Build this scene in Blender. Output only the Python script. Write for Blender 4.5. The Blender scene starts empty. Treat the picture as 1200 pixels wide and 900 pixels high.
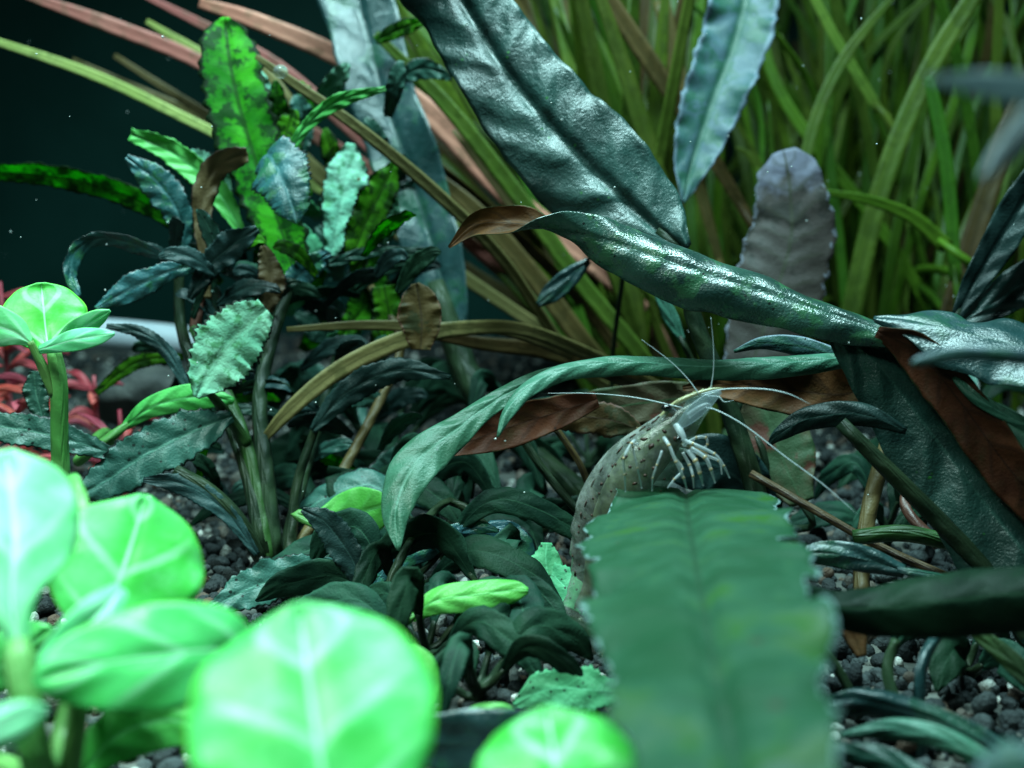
import bpy, bmesh, math, random
import numpy as np
from mathutils import Vector, noise
from mathutils.bvhtree import BVHTree

# ---------------------------------------------------------------- camera, world, light, exposure
scene = bpy.context.scene
CM = 0.01                                   # everything below is laid out in centimetres
CAM = np.array([0.0, 0.0, 5.0])             # camera 5 cm above the gravel
PITCH = math.radians(10.0)
HFOV = math.radians(50.0)
FPX = 600.0 / math.tan(HFOV / 2)            # focal length in pixels of a 1200 px wide frame

cam_data = bpy.data.cameras.new('camera')
cam = bpy.data.objects.new('camera', cam_data)
scene.collection.objects.link(cam)
cam.location = CAM * CM
cam.rotation_euler = (math.radians(90) - PITCH, 0, 0)
cam_data.sensor_fit = 'HORIZONTAL'
cam_data.angle = HFOV
cam_data.clip_start = 0.002
cam_data.clip_end = 20
cam_data.dof.use_dof = True
cam_data.dof.focus_distance = 12.9 * CM
cam_data.dof.aperture_fstop = (cam_data.lens / 1000.0) / 0.0016      # 1.6 mm aperture
scene.camera = cam

world = bpy.data.worlds.new('World')
scene.world = world
world.use_nodes = True
bg = world.node_tree.nodes['Background']
bg.inputs['Color'].default_value = (0.16, 0.42, 0.40, 1)
bg.inputs['Strength'].default_value = 0.03

def area_light(name, loc, sx, sy, power, col, target, spread=120):
    l = bpy.data.lights.new(name, 'AREA')
    l.shape = 'RECTANGLE'; l.size = sx * CM; l.size_y = sy * CM
    l.spread = math.radians(spread); l.energy = power; l.color = col
    o = bpy.data.objects.new(name, l)
    scene.collection.objects.link(o)
    o.location = Vector(loc) * CM
    d = Vector(target) - Vector(loc)
    o.rotation_euler = d.to_track_quat('-Z', 'Y').to_euler()
    return o
area_light('aquarium_lamp', (-1, 13.5, 24), 18, 3, 1.0, (0.60, 0.99, 1.0), (-1, 14, 0), 140)
area_light('aquarium_lamp', (-7, 5.5, 15), 6, 3, 0.08, (0.70, 1.0, 0.90), (-4, 8.5, 0), 75)

scene.view_settings.view_transform = 'Standard'
scene.view_settings.look = 'None'
scene.view_settings.exposure = 0.22
scene.view_settings.gamma = 1.0
scene.view_settings.use_curve_mapping = False
scene.render.engine = 'CYCLES'
scene.cycles.use_denoising = True
scene.cycles.max_bounces = 8
scene.cycles.transparent_max_bounces = 12
scene.cycles.sample_clamp_indirect = 6

# ---------------------------------------------------------------- helpers
R = random.Random(7)
FWD = np.array([0, math.cos(PITCH), -math.sin(PITCH)])
UPV = np.array([0, math.sin(PITCH), math.cos(PITCH)])
RGT = np.array([1.0, 0, 0])

def P(x, y, d):
    """point seen at photograph pixel (x, y), d cm in front of the camera"""
    return CAM + d * (FWD + RGT * ((x - 600) / FPX) + UPV * ((450 - y) / FPX))

def ground(x, y):
    """gravel point under pixel"""
    v = FWD + RGT * ((x - 600) / FPX) + UPV * ((450 - y) / FPX)
    t = -CAM[2] / v[2]
    return CAM + t * v

def nrm(v):
    n = np.linalg.norm(v)
    return v / n if n > 1e-9 else v

def catmull(pts, n):
    p = np.asarray(pts, float)
    if len(p) == 2:
        t = np.linspace(0, 1, n)[:, None]
        return p[0] * (1 - t) + p[1] * t
    q = np.vstack([2 * p[0] - p[1], p, 2 * p[-1] - p[-2]])
    seg = len(p) - 1
    # spread samples by chord length of the first three columns
    L = np.linalg.norm(np.diff(p[:, :3], axis=0), axis=1) + 1e-6
    cum = np.concatenate([[0], np.cumsum(L)]); cum /= cum[-1]
    out = []
    for s in np.linspace(0, 1, n):
        i = min(seg - 1, max(0, np.searchsorted(cum, s, side='right') - 1))
        t = (s - cum[i]) / (cum[i + 1] - cum[i])
        a, b, c, d = q[i], q[i + 1], q[i + 2], q[i + 3]
        out.append(0.5 * ((2 * b) + (-a + c) * t + (2 * a - 5 * b + 4 * c - d) * t * t + (-a + 3 * b - 3 * c + d) * t ** 3))
    return np.array(out)

def link(name, me, parent=None):
    o = bpy.data.objects.new(name, me)
    scene.collection.objects.link(o)
    if parent is not None:
        o.parent = parent
        o.matrix_parent_inverse = parent_inv(parent)
    return o
def parent_inv(p):
    from mathutils import Matrix
    return Matrix.Translation(-Vector(p.location)) if p.type == 'EMPTY' else Matrix.Identity(4)

def thing(name, label, cat, at, group=None):
    o = bpy.data.objects.new(name, None)
    scene.collection.objects.link(o)
    o.empty_display_size = 0.005
    o.location = Vector(at) * CM
    o['label'] = label; o['category'] = cat
    if group: o['group'] = group
    o['crown'] = list(map(float, at))
    return o

def mesh_obj(name, verts, faces, mats, parent=None, midx=None, uvs=None, smooth=True):
    me = bpy.data.meshes.new(name)
    me.from_pydata([tuple(v * CM) for v in np.asarray(verts, float)], [], faces)
    for m in (mats if isinstance(mats, (list, tuple)) else [mats]):
        me.materials.append(m)
    if midx is not None:
        me.polygons.foreach_set('material_index', midx)
    if smooth:
        me.polygons.foreach_set('use_smooth', [True] * len(me.polygons))
    if uvs is not None:
        uvl = me.uv_layers.new(name='UVMap')
        li = np.zeros(len(me.loops), int); me.loops.foreach_get('vertex_index', li)
        uvl.data.foreach_set('uv', np.asarray(uvs, float)[li].ravel())
    me.update()
    return link(name, me, parent)

def nz(x, y=0.0, z=0.0):
    return noise.noise(Vector((x, y, z)))

def frame_at(p, T, roll):
    V = nrm(p - CAM)
    N = -V - T * np.dot(-V, T)
    if np.linalg.norm(N) < 0.05:
        N = UPV - T * np.dot(UPV, T)
    N = nrm(N)
    S = np.cross(T, N)
    c, s = math.cos(roll), math.sin(roll)
    return c * S + s * N, -s * S + c * N

def leaf(parent, pts, mats, name='leaf', fold=0.0, curl=0.0, wave=0.06, wfreq=5.0, serr=0.0, sfreq=18, quilt=0.0,
         qfreq=9, groove=0.0, thick=0.022, nu=40, nv=12, roll=0.0, flip=False, shape=None, stalk=None, srad=0.05,
         smat=None, jitter=1.0, world_pts=False):
    """pts: (x, y, depth, half width in px [, roll in degrees]) from base to tip"""
    seed = R.random() * 100
    rows = []
    for q in pts:
        x, y, d, w = q[:4]
        r = q[4] if len(q) > 4 else roll
        p = np.array([x, y, d]) if world_pts else P(x, y, d)
        rows.append([*p, w if world_pts else w * d / FPX, math.radians(r)])
    c = catmull(rows, nu)
    sp = c[:, :3]; W = np.maximum(c[:, 3], 0.004); RO = c[:, 4]
    seg = np.linalg.norm(np.diff(sp, axis=0), axis=1)
    arc = np.concatenate([[0], np.cumsum(seg)]); Ltot = arc[-1]
    Wm = W.max()
    top, bot, uv = [], [], []
    ts = np.linspace(-1, 1, nv + 1)
    for i in range(nu):
        T = nrm(sp[min(i + 1, nu - 1)] - sp[max(i - 1, 0)])
        S, N = frame_at(sp[i], T, RO[i])
        if flip: S, N = -S, -N
        u = arc[i] / Ltot
        for t in ts:
            a = abs(t); sg = 1 if t >= 0 else -1
            side = seed + (0 if sg > 0 else 37)
            ww = W[i]
            if serr:
                ph = (arc[i] / Ltot * sfreq + 0.4 * nz(arc[i] * 3, side)) % 1.0
                ww *= 1 + serr * (abs(ph * 2 - 1) - 0.5) * a ** 3 + serr * 1.2 * nz(arc[i] * 6, side, 5) * a ** 3
            ww *= 1 + 0.10 * jitter * (nz(arc[i] * 1.3, side, 2) + .5 * nz(arc[i] * 4.1, side, 7)) * a
            if abs(curl) > 1e-3:
                s, h = math.sin(curl * a) / curl, (1 - math.cos(curl * a)) / curl
            else:
                s, h = a, 0
            cf, sf = math.cos(fold), math.sin(fold)
            s, h = s * cf - h * sf, s * sf + h * cf
            rip = wave * Wm * a * a * (0.45 * math.sin(2 * math.pi * wfreq * u * (1 + .25 * nz(u * 2, side)) + seed + sg * 1.1) + 1.9 * nz(u * wfreq * 1.9, side, 9) + .9 * nz(u * wfreq * 4, side, 4))
            if quilt:
                rip += quilt * Wm * math.sin(2 * math.pi * (qfreq * u - a * 0.9) + 2 * nz(u * 6, side)) * a * (1.05 - a) * 2
            if groove:
                rip -= groove * Wm * math.exp(-(t / 0.11) ** 2)
            rip *= min(1, W[i] / (0.35 * Wm) )
            pos = sp[i] + ww * (sg * s * S + h * N) + rip * N
            th = thick * (0.35 + 0.65 * (1 - a ** 2)) * min(1, W[i] / (0.25 * Wm) + 0.2)
            top.append(pos + N * th / 2); bot.append(pos - N * th / 2)
            uv.append((arc[i], t * 0.5 + 0.5))
    n = nv + 1; M = nu * n
    verts = top + bot
    F, mi = [], []
    for i in range(nu - 1):
        for j in range(nv):
            a0 = i * n + j
            F.append((a0, a0 + 1, a0 + n + 1, a0 + n)); mi.append(0)
            F.append((M + a0, M + a0 + n, M + a0 + n + 1, M + a0 + 1)); mi.append(1)
    for i in range(nu - 1):
        a0 = i * n; F.append((a0, a0 + n, M + a0 + n, M + a0)); mi.append(0)
        b0 = i * n + nv; F.append((b0, M + b0, M + b0 + n, b0 + n)); mi.append(0)
    for j in range(nv):
        F.append((j, M + j, M + j + 1, j + 1)); mi.append(0)
        k = (nu - 1) * n + j; F.append((k, k + 1, M + k + 1, M + k)); mi.append(0)
    if not isinstance(mats, (list, tuple)): mats = (mats, mats)
    o = mesh_obj(name, verts, F, list(mats), parent, mi, uv + uv)
    if stalk is not None:
        b = sp[0]; T = nrm(sp[0] - sp[2]); cr = np.array(stalk, float)
        D = np.linalg.norm(b - cr)
        inside = sp[2]
        m1 = b + T * min(0.3 * D, 0.8)
        m2 = cr + np.array([0, 0, 0.35 * D]) + 0.15 * (b - cr)
        tube(parent, [(*inside, srad * .6), (*b, srad), (*m1, srad), (*m2, srad * 1.1), (*cr, srad * 1.2)], smat or mats[0], 'stalk')
    return o

def tube(parent, rows, mat, name='stalk', n=16, k=8, flat=1.0):
    """rows: world x, y, z, radius in cm"""
    c = catmull(rows, n)
    V, F, uv = [], [], []
    ref = np.array([0.31, 0.2, 0.93])
    arc = 0
    for i in range(n):
        T = nrm(c[min(i + 1, n - 1), :3] - c[max(i - 1, 0), :3])
        A = nrm(np.cross(T, ref)); B = np.cross(T, A); ref = np.cross(A, T) if False else ref
        r = max(c[i, 3], 0.002)
        if i: arc += np.linalg.norm(c[i, :3] - c[i - 1, :3])
        for j in range(k):
            th = 2 * math.pi * j / k
            V.append(c[i, :3] + r * (math.cos(th) * A + flat * math.sin(th) * B)); uv.append((arc, j / k))
    for i in range(n - 1):
        for j in range(k):
            a = i * k + j; b = i * k + (j + 1) % k
            F.append((a, b, b + k, a + k))
    F.append(tuple(range(k - 1, -1, -1))); F.append(tuple((n - 1) * k + j for j in range(k)))
    return mesh_obj(name, V, F, mat, parent, None, uv)

def ptube(parent, pts, mat, name='stalk', n=16, k=8):
    return tube(parent, [(*P(x, y, d), w * d / FPX) for x, y, d, w in pts], mat, name, n, k)

# ---------------------------------------------------------------- materials
class G:
    def __init__(s, name):
        s.m = bpy.data.materials.new(name); s.m.use_nodes = True
        s.t = s.m.node_tree; s.t.nodes.clear()
        s.out = s.t.nodes.new('ShaderNodeOutputMaterial')
    def n(s, ty, **kw):
        nd = s.t.nodes.new(ty)
        for k, v in kw.items(): setattr(nd, k, v)
        return nd
    def put(s, sock, v):
        if hasattr(v, 'is_output') or isinstance(v, bpy.types.NodeSocket): s.t.links.new(v, sock)
        elif isinstance(v, (tuple, list)): sock.default_value = (*v, 1) if len(v) == 3 and sock.type == 'RGBA' else v
        else: sock.default_value = v
    def math(s, op, a, b=0.0, c=0.0, clamp=False):
        nd = s.n('ShaderNodeMath', operation=op, use_clamp=clamp)
        s.put(nd.inputs[0], a); s.put(nd.inputs[1], b); s.put(nd.inputs[2], c)
        return nd.outputs[0]
    def mix(s, f, a, b):
        nd = s.n('ShaderNodeMix', data_type='RGBA')
        s.put(nd.inputs[0], f); s.put(nd.inputs[6], a); s.put(nd.inputs[7], b)
        return nd.outputs[2]
    def step(s, v, lo, hi):
        nd = s.n('ShaderNodeMapRange', interpolation_type='SMOOTHSTEP')
        s.put(nd.inputs[0], v); nd.inputs[1].default_value = lo; nd.inputs[2].default_value = hi
        return nd.outputs[0]
    def coords(s):
        tc = s.n('ShaderNodeTexCoord'); mp = s.n('ShaderNodeVectorMath', operation='SCALE')
        s.t.links.new(tc.outputs['Object'], mp.inputs[0]); mp.inputs['Scale'].default_value = 100
        return mp.outputs[0], tc
    def noise(s, vec, scale, detail=3, rough=0.55):
        nd = s.n('ShaderNodeTexNoise'); s.t.links.new(vec, nd.inputs['Vector'])
        nd.inputs['Scale'].default_value = scale; nd.inputs['Detail'].default_value = detail; nd.inputs['Roughness'].default_value = rough
        return nd.outputs['Fac']
    def bump(s, h, strength, dist, prev=None):
        nd = s.n('ShaderNodeBump'); s.put(nd.inputs['Height'], h)
        nd.inputs['Strength'].default_value = strength; nd.inputs['Distance'].default_value = dist
        if prev is not None: s.t.links.new(prev, nd.inputs['Normal'])
        return nd.outputs[0]
    def principled(s, **kw):
        nd = s.n('ShaderNodeBsdfPrincipled')
        for k, v in kw.items(): s.put(nd.inputs[k.replace('_', ' ')], v)
        return nd
    def finish(s, sh):
        s.t.links.new(sh, s.out.inputs['Surface']); return s.m

def leafmat(name, a, b, vein=None, vw=0.07, lat=0.0, lfreq=2.2, lslope=0.9, margin=None, mw=0.12, mn=0.25, spot=None, sden=0.12,
            sscale=7, rough=0.4, spec=0.5, tr=0.25, trcol=None, grain=0.35, gscale=38, latb=0.3, nscale=1.6, ncon=(0.38, 0.62),
            patch=None, pscale=3.0, pthr=(0.5, 0.6), var=0.25, tip=None, warpk=1.1, lump=0.00012):
    g = G(name); co, tc = g.coords()
    uvn = g.n('ShaderNodeSeparateXYZ'); g.t.links.new(tc.outputs['UV'], uvn.inputs[0])
    L, t = uvn.outputs[0], uvn.outputs[1]
    av = g.math('ABSOLUTE', g.math('MULTIPLY_ADD', t, 2, -1))
    n1 = g.noise(co, nscale, 4)
    col = g.mix(g.step(n1, *ncon), a, b)
    n2 = g.noise(co, pscale, 5, 0.65)
    if patch is not None:
        col = g.mix(g.step(n2, *pthr), col, patch)
    if tip is not None:
        lt = g.math('ADD', L, g.math('MULTIPLY_ADD', g.noise(co, 4, 4), 1.6, -0.8))
        col = g.mix(g.step(lt, tip[1], tip[2]), col, tip[0])
    warp = g.math('MULTIPLY', n1, warpk)
    ph = g.math('ADD', g.math('MULTIPLY_ADD', L, lfreq, g.math('MULTIPLY', av, -lslope)), warp)
    sn = g.math('SINE', g.math('MULTIPLY', ph, 6.2832))
    latm = g.math('MULTIPLY', g.step(sn, 0.72, 1.0), g.step(av, 1.0, 0.5))
    if vein is not None:
        if lat: col = g.mix(g.math('MULTIPLY', latm, lat), col, vein)
        mid = g.step(av, vw, vw * 0.25)
        col = g.mix(g.math('MULTIPLY', mid, 0.85), col, vein)
    if margin is not None:
        nm = g.noise(co, 9, 3)
        e = g.math('ADD', av, g.math('MULTIPLY_ADD', nm, mn, -mn / 2))
        col = g.mix(g.step(e, 1 - mw, 1 - mw * 0.5), col, margin)
    if spot is not None:
        vo = g.n('ShaderNodeTexVoronoi'); g.t.links.new(co, vo.inputs['Vector']); vo.inputs['Scale'].default_value = sscale
        sm = g.math('MULTIPLY', g.step(vo.outputs['Distance'], 0.24, 0.14), g.step(g.noise(co, 2.3), 0.62 - sden, 0.66 - sden))
        col = g.mix(sm, col, spot)
    # every leaf is a shade of its own
    oi = g.n('ShaderNodeObjectInfo')
    hs = g.n('ShaderNodeHueSaturation'); g.t.links.new(col, hs.inputs['Color'])
    g.put(hs.inputs['Value'], g.math('MULTIPLY_ADD', oi.outputs['Random'], 2 * var, 1 - var))
    g.put(hs.inputs['Hue'], g.math('MULTIPLY_ADD', oi.outputs['Random'], 0.03, 0.485))
    col = hs.outputs[0]
    nb = g.bump(g.noise(co, gscale, 2), grain, 0.0002)
    nb = g.bump(sn, latb, 0.00025, nb)
    nb = g.bump(n2, 0.5, lump, nb)
    rr = g.math('MULTIPLY_ADD', g.noise(co, 5, 3), 0.3, rough - 0.15)
    p = g.principled(Base_Color=col, Roughness=rr, Specular_IOR_Level=spec)
    g.t.links.new(nb, p.inputs['Normal'])
    tb = g.n('ShaderNodeBsdfTranslucent')
    tcl = col
    if trcol is not None:
        tm = g.n('ShaderNodeMix', data_type='RGBA', blend_type='MULTIPLY'); tm.inputs[0].default_value = 1
        g.t.links.new(col, tm.inputs[6]); tm.inputs[7].default_value = (*trcol, 1); tcl = tm.outputs[2]
    g.t.links.new(tcl, tb.inputs['Color'])
    mx = g.n('ShaderNodeMixShader'); mx.inputs[0].default_value = tr
    g.t.links.new(p.outputs[0], mx.inputs[1]); g.t.links.new(tb.outputs[0], mx.inputs[2])
    return g.finish(mx.outputs[0])

BLACK = (0.006, 0.010, 0.008)
m_big = leafmat('broad_leaf_dark', (0.006, 0.027, 0.021), (0.015, 0.050, 0.040), (0.02, 0.065, 0.05), 0.05, lat=0.25, lfreq=1.3, lslope=1.1,
                rough=0.39, spec=0.55, tr=0.03, grain=0.5, lump=0.00008, latb=0.8, nscale=1.1, spot=(0.02, 0.12, 0.02), sden=0.02, sscale=9)
m_bigcurl = leafmat('broad_leaf_pitted', (0.009, 0.028, 0.022), (0.020, 0.055, 0.040), (0.03, 0.075, 0.055), 0.04, rough=0.25, spec=0.65, lump=0.00025, tr=0.03,
                    grain=0.4, latb=0.2, nscale=1.4, spot=BLACK, sden=0.10, sscale=12, patch=(0.02, 0.07, 0.03), pscale=4)
m_under = leafmat('broad_leaf_underside', (0.065, 0.024, 0.010), (0.115, 0.044, 0.016), (0.04, 0.018, 0.009), 0.06, lat=0.6, margin=(0.05, 0.05, 0.02), mw=0.06, patch=(0.05, 0.028, 0.010), pscale=2.6, pthr=(0.45, 0.7), spot=(0.03, 0.014, 0.008), sden=0.03, sscale=8, rough=0.55, spec=0.12,
                  tr=0.18, grain=0.3)
m_silver = leafmat('broad_leaf_silvered', (0.009, 0.036, 0.036), (0.022, 0.058, 0.064), (0.02, 0.056, 0.05), 0.07, lat=0.15, lfreq=1.0, rough=0.33, spec=0.5,
                   tr=0.10, grain=0.45, latb=0.5, patch=(0.014, 0.065, 0.042), pscale=1.6)
m_silver2 = leafmat('broad_leaf_pale', (0.022, 0.075, 0.062), (0.055, 0.108, 0.128), (0.02, 0.075, 0.045), 0.2, lat=0.1, rough=0.45, spec=0.3,
                    tr=0.2, grain=0.4, latb=0.15, patch=(0.02, 0.078, 0.05), pscale=2.4, margin=(0.10, 0.15, 0.185), mw=0.18)
m_teal = leafmat('arched_leaf_teal', (0.028, 0.10, 0.06), (0.052, 0.155, 0.105), (0.07, 0.19, 0.135), 0.09, lat=0.2, rough=0.4, spec=0.25, tr=0.10,
                 grain=0.4, spot=(0.03, 0.09, 0.06), sden=0.12, sscale=11)
m_mauve = leafmat('mauve_leaf', (0.050, 0.043, 0.036), (0.085, 0.072, 0.066), (0.045, 0.05, 0.03), 0.07, lat=0.4, lfreq=2.4, rough=0.55, spec=0.2, tr=0.3, grain=0.5, gscale=30,
                  patch=(0.035, 0.034, 0.028), pscale=1.6, margin=(0.2, 0.21, 0.26), mw=0.05, mn=0.5, tip=((0.22, 0.22, 0.31), 3.5, 4.3))
m_mottle = leafmat('brown_green_mottled', (0.04, 0.10, 0.04), (0.10, 0.09, 0.045), (0.05, 0.12, 0.05), 0.08, rough=0.6, spec=0.3, tr=0.3,
                   patch=(0.13, 0.05, 0.025), pscale=2.0)
m_front = leafmat('serrated_leaf', (0.010, 0.050, 0.019), (0.019, 0.070, 0.036), (0.010, 0.040, 0.017), 0.05, lat=0.3, lfreq=1.6, lslope=0.5, rough=0.5,
                  spec=0.14, tr=0.12, grain=0.2, gscale=14, latb=0.5, margin=(0.17, 0.27, 0.26), mw=0.012, mn=0.2, spot=(0.03, 0.035, 0.02), sden=-0.02, sscale=4, patch=(0.024, 0.074, 0.011), pscale=1.6, pthr=(0.5, 0.7), var=0.05)
m_buce = leafmat('wavy_leaf_dark', (0.018, 0.070, 0.052), (0.038, 0.115, 0.088), (0.07, 0.19, 0.14), 0.08, lat=0.15, lfreq=3, rough=0.36, spec=0.3,
                 tr=0.2, trcol=(0.8, 1.6, 0.4), grain=0.45, margin=BLACK, mw=0.10, mn=0.3, spot=(0.008, 0.018, 0.014), sden=0.13, sscale=9, var=0.3)
m_buceblue = leafmat('wavy_leaf_blue', (0.014, 0.075, 0.074), (0.036, 0.135, 0.145), (0.07, 0.19, 0.2), 0.10, lat=0.15, lfreq=3, rough=0.3, spec=0.5,
                     tr=0.1, grain=0.6, margin=(0.012, 0.02, 0.02), mw=0.07, mn=0.3, patch=(0.03, 0.14, 0.07), pscale=3)
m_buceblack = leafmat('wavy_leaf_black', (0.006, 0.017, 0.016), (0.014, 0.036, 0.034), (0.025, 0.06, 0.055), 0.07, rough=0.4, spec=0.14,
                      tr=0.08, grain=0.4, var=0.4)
m_dim = leafmat('undergrowth_leaf_shade', (0.006, 0.022, 0.014), (0.014, 0.045, 0.026), (0.02, 0.06, 0.035), 0.07, rough=0.5, spec=0.06, tr=0.1, grain=0.4, var=0.5)  # near-black green, with the undergrowth's shade put into the leaf colour
m_bucegreen = leafmat('wavy_leaf_backlit_tint', (0.034, 0.22, 0.010), (0.095, 0.42, 0.018), (0.022, 0.09, 0.010), 0.10, lat=0.2, lfreq=3, rough=0.5, spec=0.15,
                      tr=0.60, trcol=(1.0, 1.4, 0.6), grain=0.3, latb=0.12, margin=(0.012, 0.03, 0.010), mw=0.2, mn=0.5, patch=(0.014, 0.075, 0.009), pscale=4, pthr=(0.46, 0.58), var=0.2)  # glow of backlit leaves painted as a bright green base colour
m_mint = leafmat('algae_crusted_mint', (0.13, 0.37, 0.25), (0.22, 0.48, 0.34), (0.2, 0.46, 0.32), 0.08, rough=0.75, spec=0.2, tr=0.12, grain=0.9, gscale=16,
                 margin=(0.012, 0.02, 0.015), mw=0.09, mn=0.35, patch=(0.07, 0.24, 0.12), pscale=6, pthr=(0.52, 0.62), spot=(0.06, 0.05, 0.02), sden=0.03, sscale=5)
m_mintdark = leafmat('speckled_leaf_green', (0.05, 0.26, 0.11), (0.09, 0.36, 0.17), (0.10, 0.40, 0.2), 0.07, rough=0.6, spec=0.3, tr=0.12, grain=0.7, gscale=18,
                     spot=(0.01, 0.04, 0.02), sden=0.22, sscale=13)
m_gold = leafmat('old_leaf_golden', (0.060, 0.042, 0.010), (0.10, 0.062, 0.018), (0.05, 0.03, 0.012), 0.08, rough=0.6, spec=0.3, tr=0.3, margin=(0.14, 0.07, 0.045), mw=0.1, patch=(0.035, 0.04, 0.012), pscale=3)
m_brown = leafmat('young_leaf_brown', (0.07, 0.045, 0.016), (0.11, 0.075, 0.03), None, rough=0.5, spec=0.4, tr=0.25, margin=(0.03, 0.016, 0.01), mw=0.12)
m_bright = leafmat('fresh_leaf_green', (0.06, 0.42, 0.06), (0.11, 0.55, 0.11), (0.16, 0.60, 0.2), 0.1, lat=0.2, lfreq=3, rough=0.45, spec=0.4, tr=0.35, grain=0.3, var=0.15)
m_lime = leafmat('round_leaf_lime', (0.046, 0.44, 0.050), (0.085, 0.56, 0.12), (0.40, 0.82, 0.52), 0.034, lat=0.45, lfreq=2.0, lslope=1.0, warpk=0.35, rough=0.38,
                 spec=0.35, tr=0.30, grain=0.12, gscale=20, latb=0.25, margin=(0.16, 0.60, 0.06), mw=0.035, mn=0.02, patch=(0.14, 0.62, 0.19), pscale=1.8, pthr=(0.48, 0.7), var=0.08)
m_lime2 = leafmat('round_leaf_pale', (0.13, 0.64, 0.24), (0.26, 0.74, 0.42), (0.5, 0.85, 0.65), 0.08, warpk=0.35, lat=0.45, lfreq=1.8, lslope=0.7, rough=0.42,
                  spec=0.35, tr=0.28, grain=0.12, latb=0.25, margin=(0.2, 0.65, 0.2), mw=0.05, mn=0.02, var=0.08)
m_limestem = leafmat('round_leaf_stem', (0.07, 0.24, 0.05), (0.12, 0.30, 0.08), None, rough=0.45, spec=0.4, tr=0.2, grain=0.1)
m_stem = leafmat('stem_dark', (0.008, 0.018, 0.010), (0.018, 0.034, 0.016), None, rough=0.4, spec=0.15, tr=0.02, grain=0.2)
m_stemgreen = leafmat('stem_green', (0.010, 0.034, 0.007), (0.020, 0.066, 0.012), None, rough=0.5, spec=0.4, tr=0.05, grain=0.2)
m_stemred = leafmat('stem_red_brown', (0.06, 0.025, 0.015), (0.10, 0.045, 0.028), None, rough=0.45, spec=0.4, tr=0.05, grain=0.2)
def blademat(name, a, b, tr=0.35, rough=0.45):
    return leafmat(name, a, b, (a[0] * .7, a[1] * .7, a[2] * .7), 0.12, rough=rough, spec=0.2, tr=tr, grain=0.25, gscale=25, nscale=0.6, latb=0.05, var=0.3,
                   patch=(b[0] * .6, b[1] * .65, b[2] * .6), pscale=2.2)
m_bl = [blademat('blade_green', (0.056, 0.118, 0.008), (0.082, 0.155, 0.012)),
        blademat('blade_deep_green', (0.028, 0.080, 0.006), (0.046, 0.110, 0.009)),
        blademat('blade_olive', (0.055, 0.10, 0.012), (0.085, 0.13, 0.018)),
        blademat('blade_yellow_green', (0.085, 0.145, 0.018), (0.12, 0.18, 0.026)),
        blademat('blade_bronze', (0.072, 0.058, 0.018), (0.11, 0.075, 0.026)),
        blademat('blade_pink', (0.50, 0.18, 0.14), (0.60, 0.25, 0.19), 0.25)]
m_tan = blademat('blade_tan', (0.12, 0.105, 0.04), (0.18, 0.145, 0.06))
m_straw = blademat('blade_straw', (0.34, 0.40, 0.11), (0.44, 0.48, 0.16))
m_red = leafmat('red_leaf', (0.46, 0.045, 0.06), (0.62, 0.12, 0.13), (0.6, 0.2, 0.18), 0.12, rough=0.5, spec=0.3, tr=0.3, grain=0.1, var=0.35)
m_grey = leafmat('grey_withered', (0.34, 0.42, 0.44), (0.45, 0.54, 0.56), None, rough=0.6, spec=0.3, tr=0.4, grain=0.1)

def simple(name, col, rough, spec=0.5, nscale=6, col2=None, bump=0.4, **kw):
    g = G(name); co, tc = g.coords()
    n = g.noise(co, nscale, 5)
    c = g.mix(g.step(n, 0.35, 0.65), col, col2 or tuple(x * 0.6 for x in col))
    p = g.principled(Base_Color=c, Roughness=rough, Specular_IOR_Level=spec, **kw)
    g.t.links.new(g.bump(g.noise(co, nscale * 4, 4), bump, 0.0003), p.inputs['Normal'])
    return g.finish(p.outputs[0])
m_soil = simple('substrate_soil', (0.045, 0.05, 0.045), 0.9, 0.2, 3, (0.09, 0.095, 0.085), 1.0)
m_wall = simple('back_pane_film_haze', (0.004, 0.024, 0.020), 0.6, 0.05, 0.12, (0.008, 0.038, 0.032), 0.0)  # dark film, with the water's teal haze put into its colour
m_hose = simple('hose_plastic', (0.55, 0.62, 0.68), 0.4, 0.4, 1.2, (0.48, 0.56, 0.62), 0.1)
m_mound = simple('dark_mound', (0.03, 0.035, 0.033), 0.7, 0.3, 2.5, (0.055, 0.06, 0.055), 0.8)

def gravelmat():
    g = G('gravel_grains'); co, tc = g.coords()
    at = g.n('ShaderNodeAttribute', attribute_name='tint')
    rmp = g.n('ShaderNodeValToRGB'); g.t.links.new(at.outputs['Fac'], rmp.inputs[0])
    e = rmp.color_ramp.elements
    e[0].position = 0; e[0].color = (0.014, 0.019, 0.020, 1); e[1].position = 1; e[1].color = (0.75, 0.76, 0.70, 1)
    for pos, c in ((0.5, (0.026, 0.034, 0.035)), (0.75, (0.065, 0.08, 0.08)), (0.85, (0.09, 0.058, 0.04)), (0.95, (0.20, 0.22, 0.2))):
        k = e.new(pos); k.color = (*c, 1)
    p = g.principled(Base_Color=rmp.outputs[0], Roughness=0.62, Specular_IOR_Level=0.2)
    g.t.links.new(g.bump(g.noise(co, 22, 4), 1.0, 0.0005), p.inputs['Normal'])
    return g.finish(p.outputs[0])
m_gravel = gravelmat()

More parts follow.
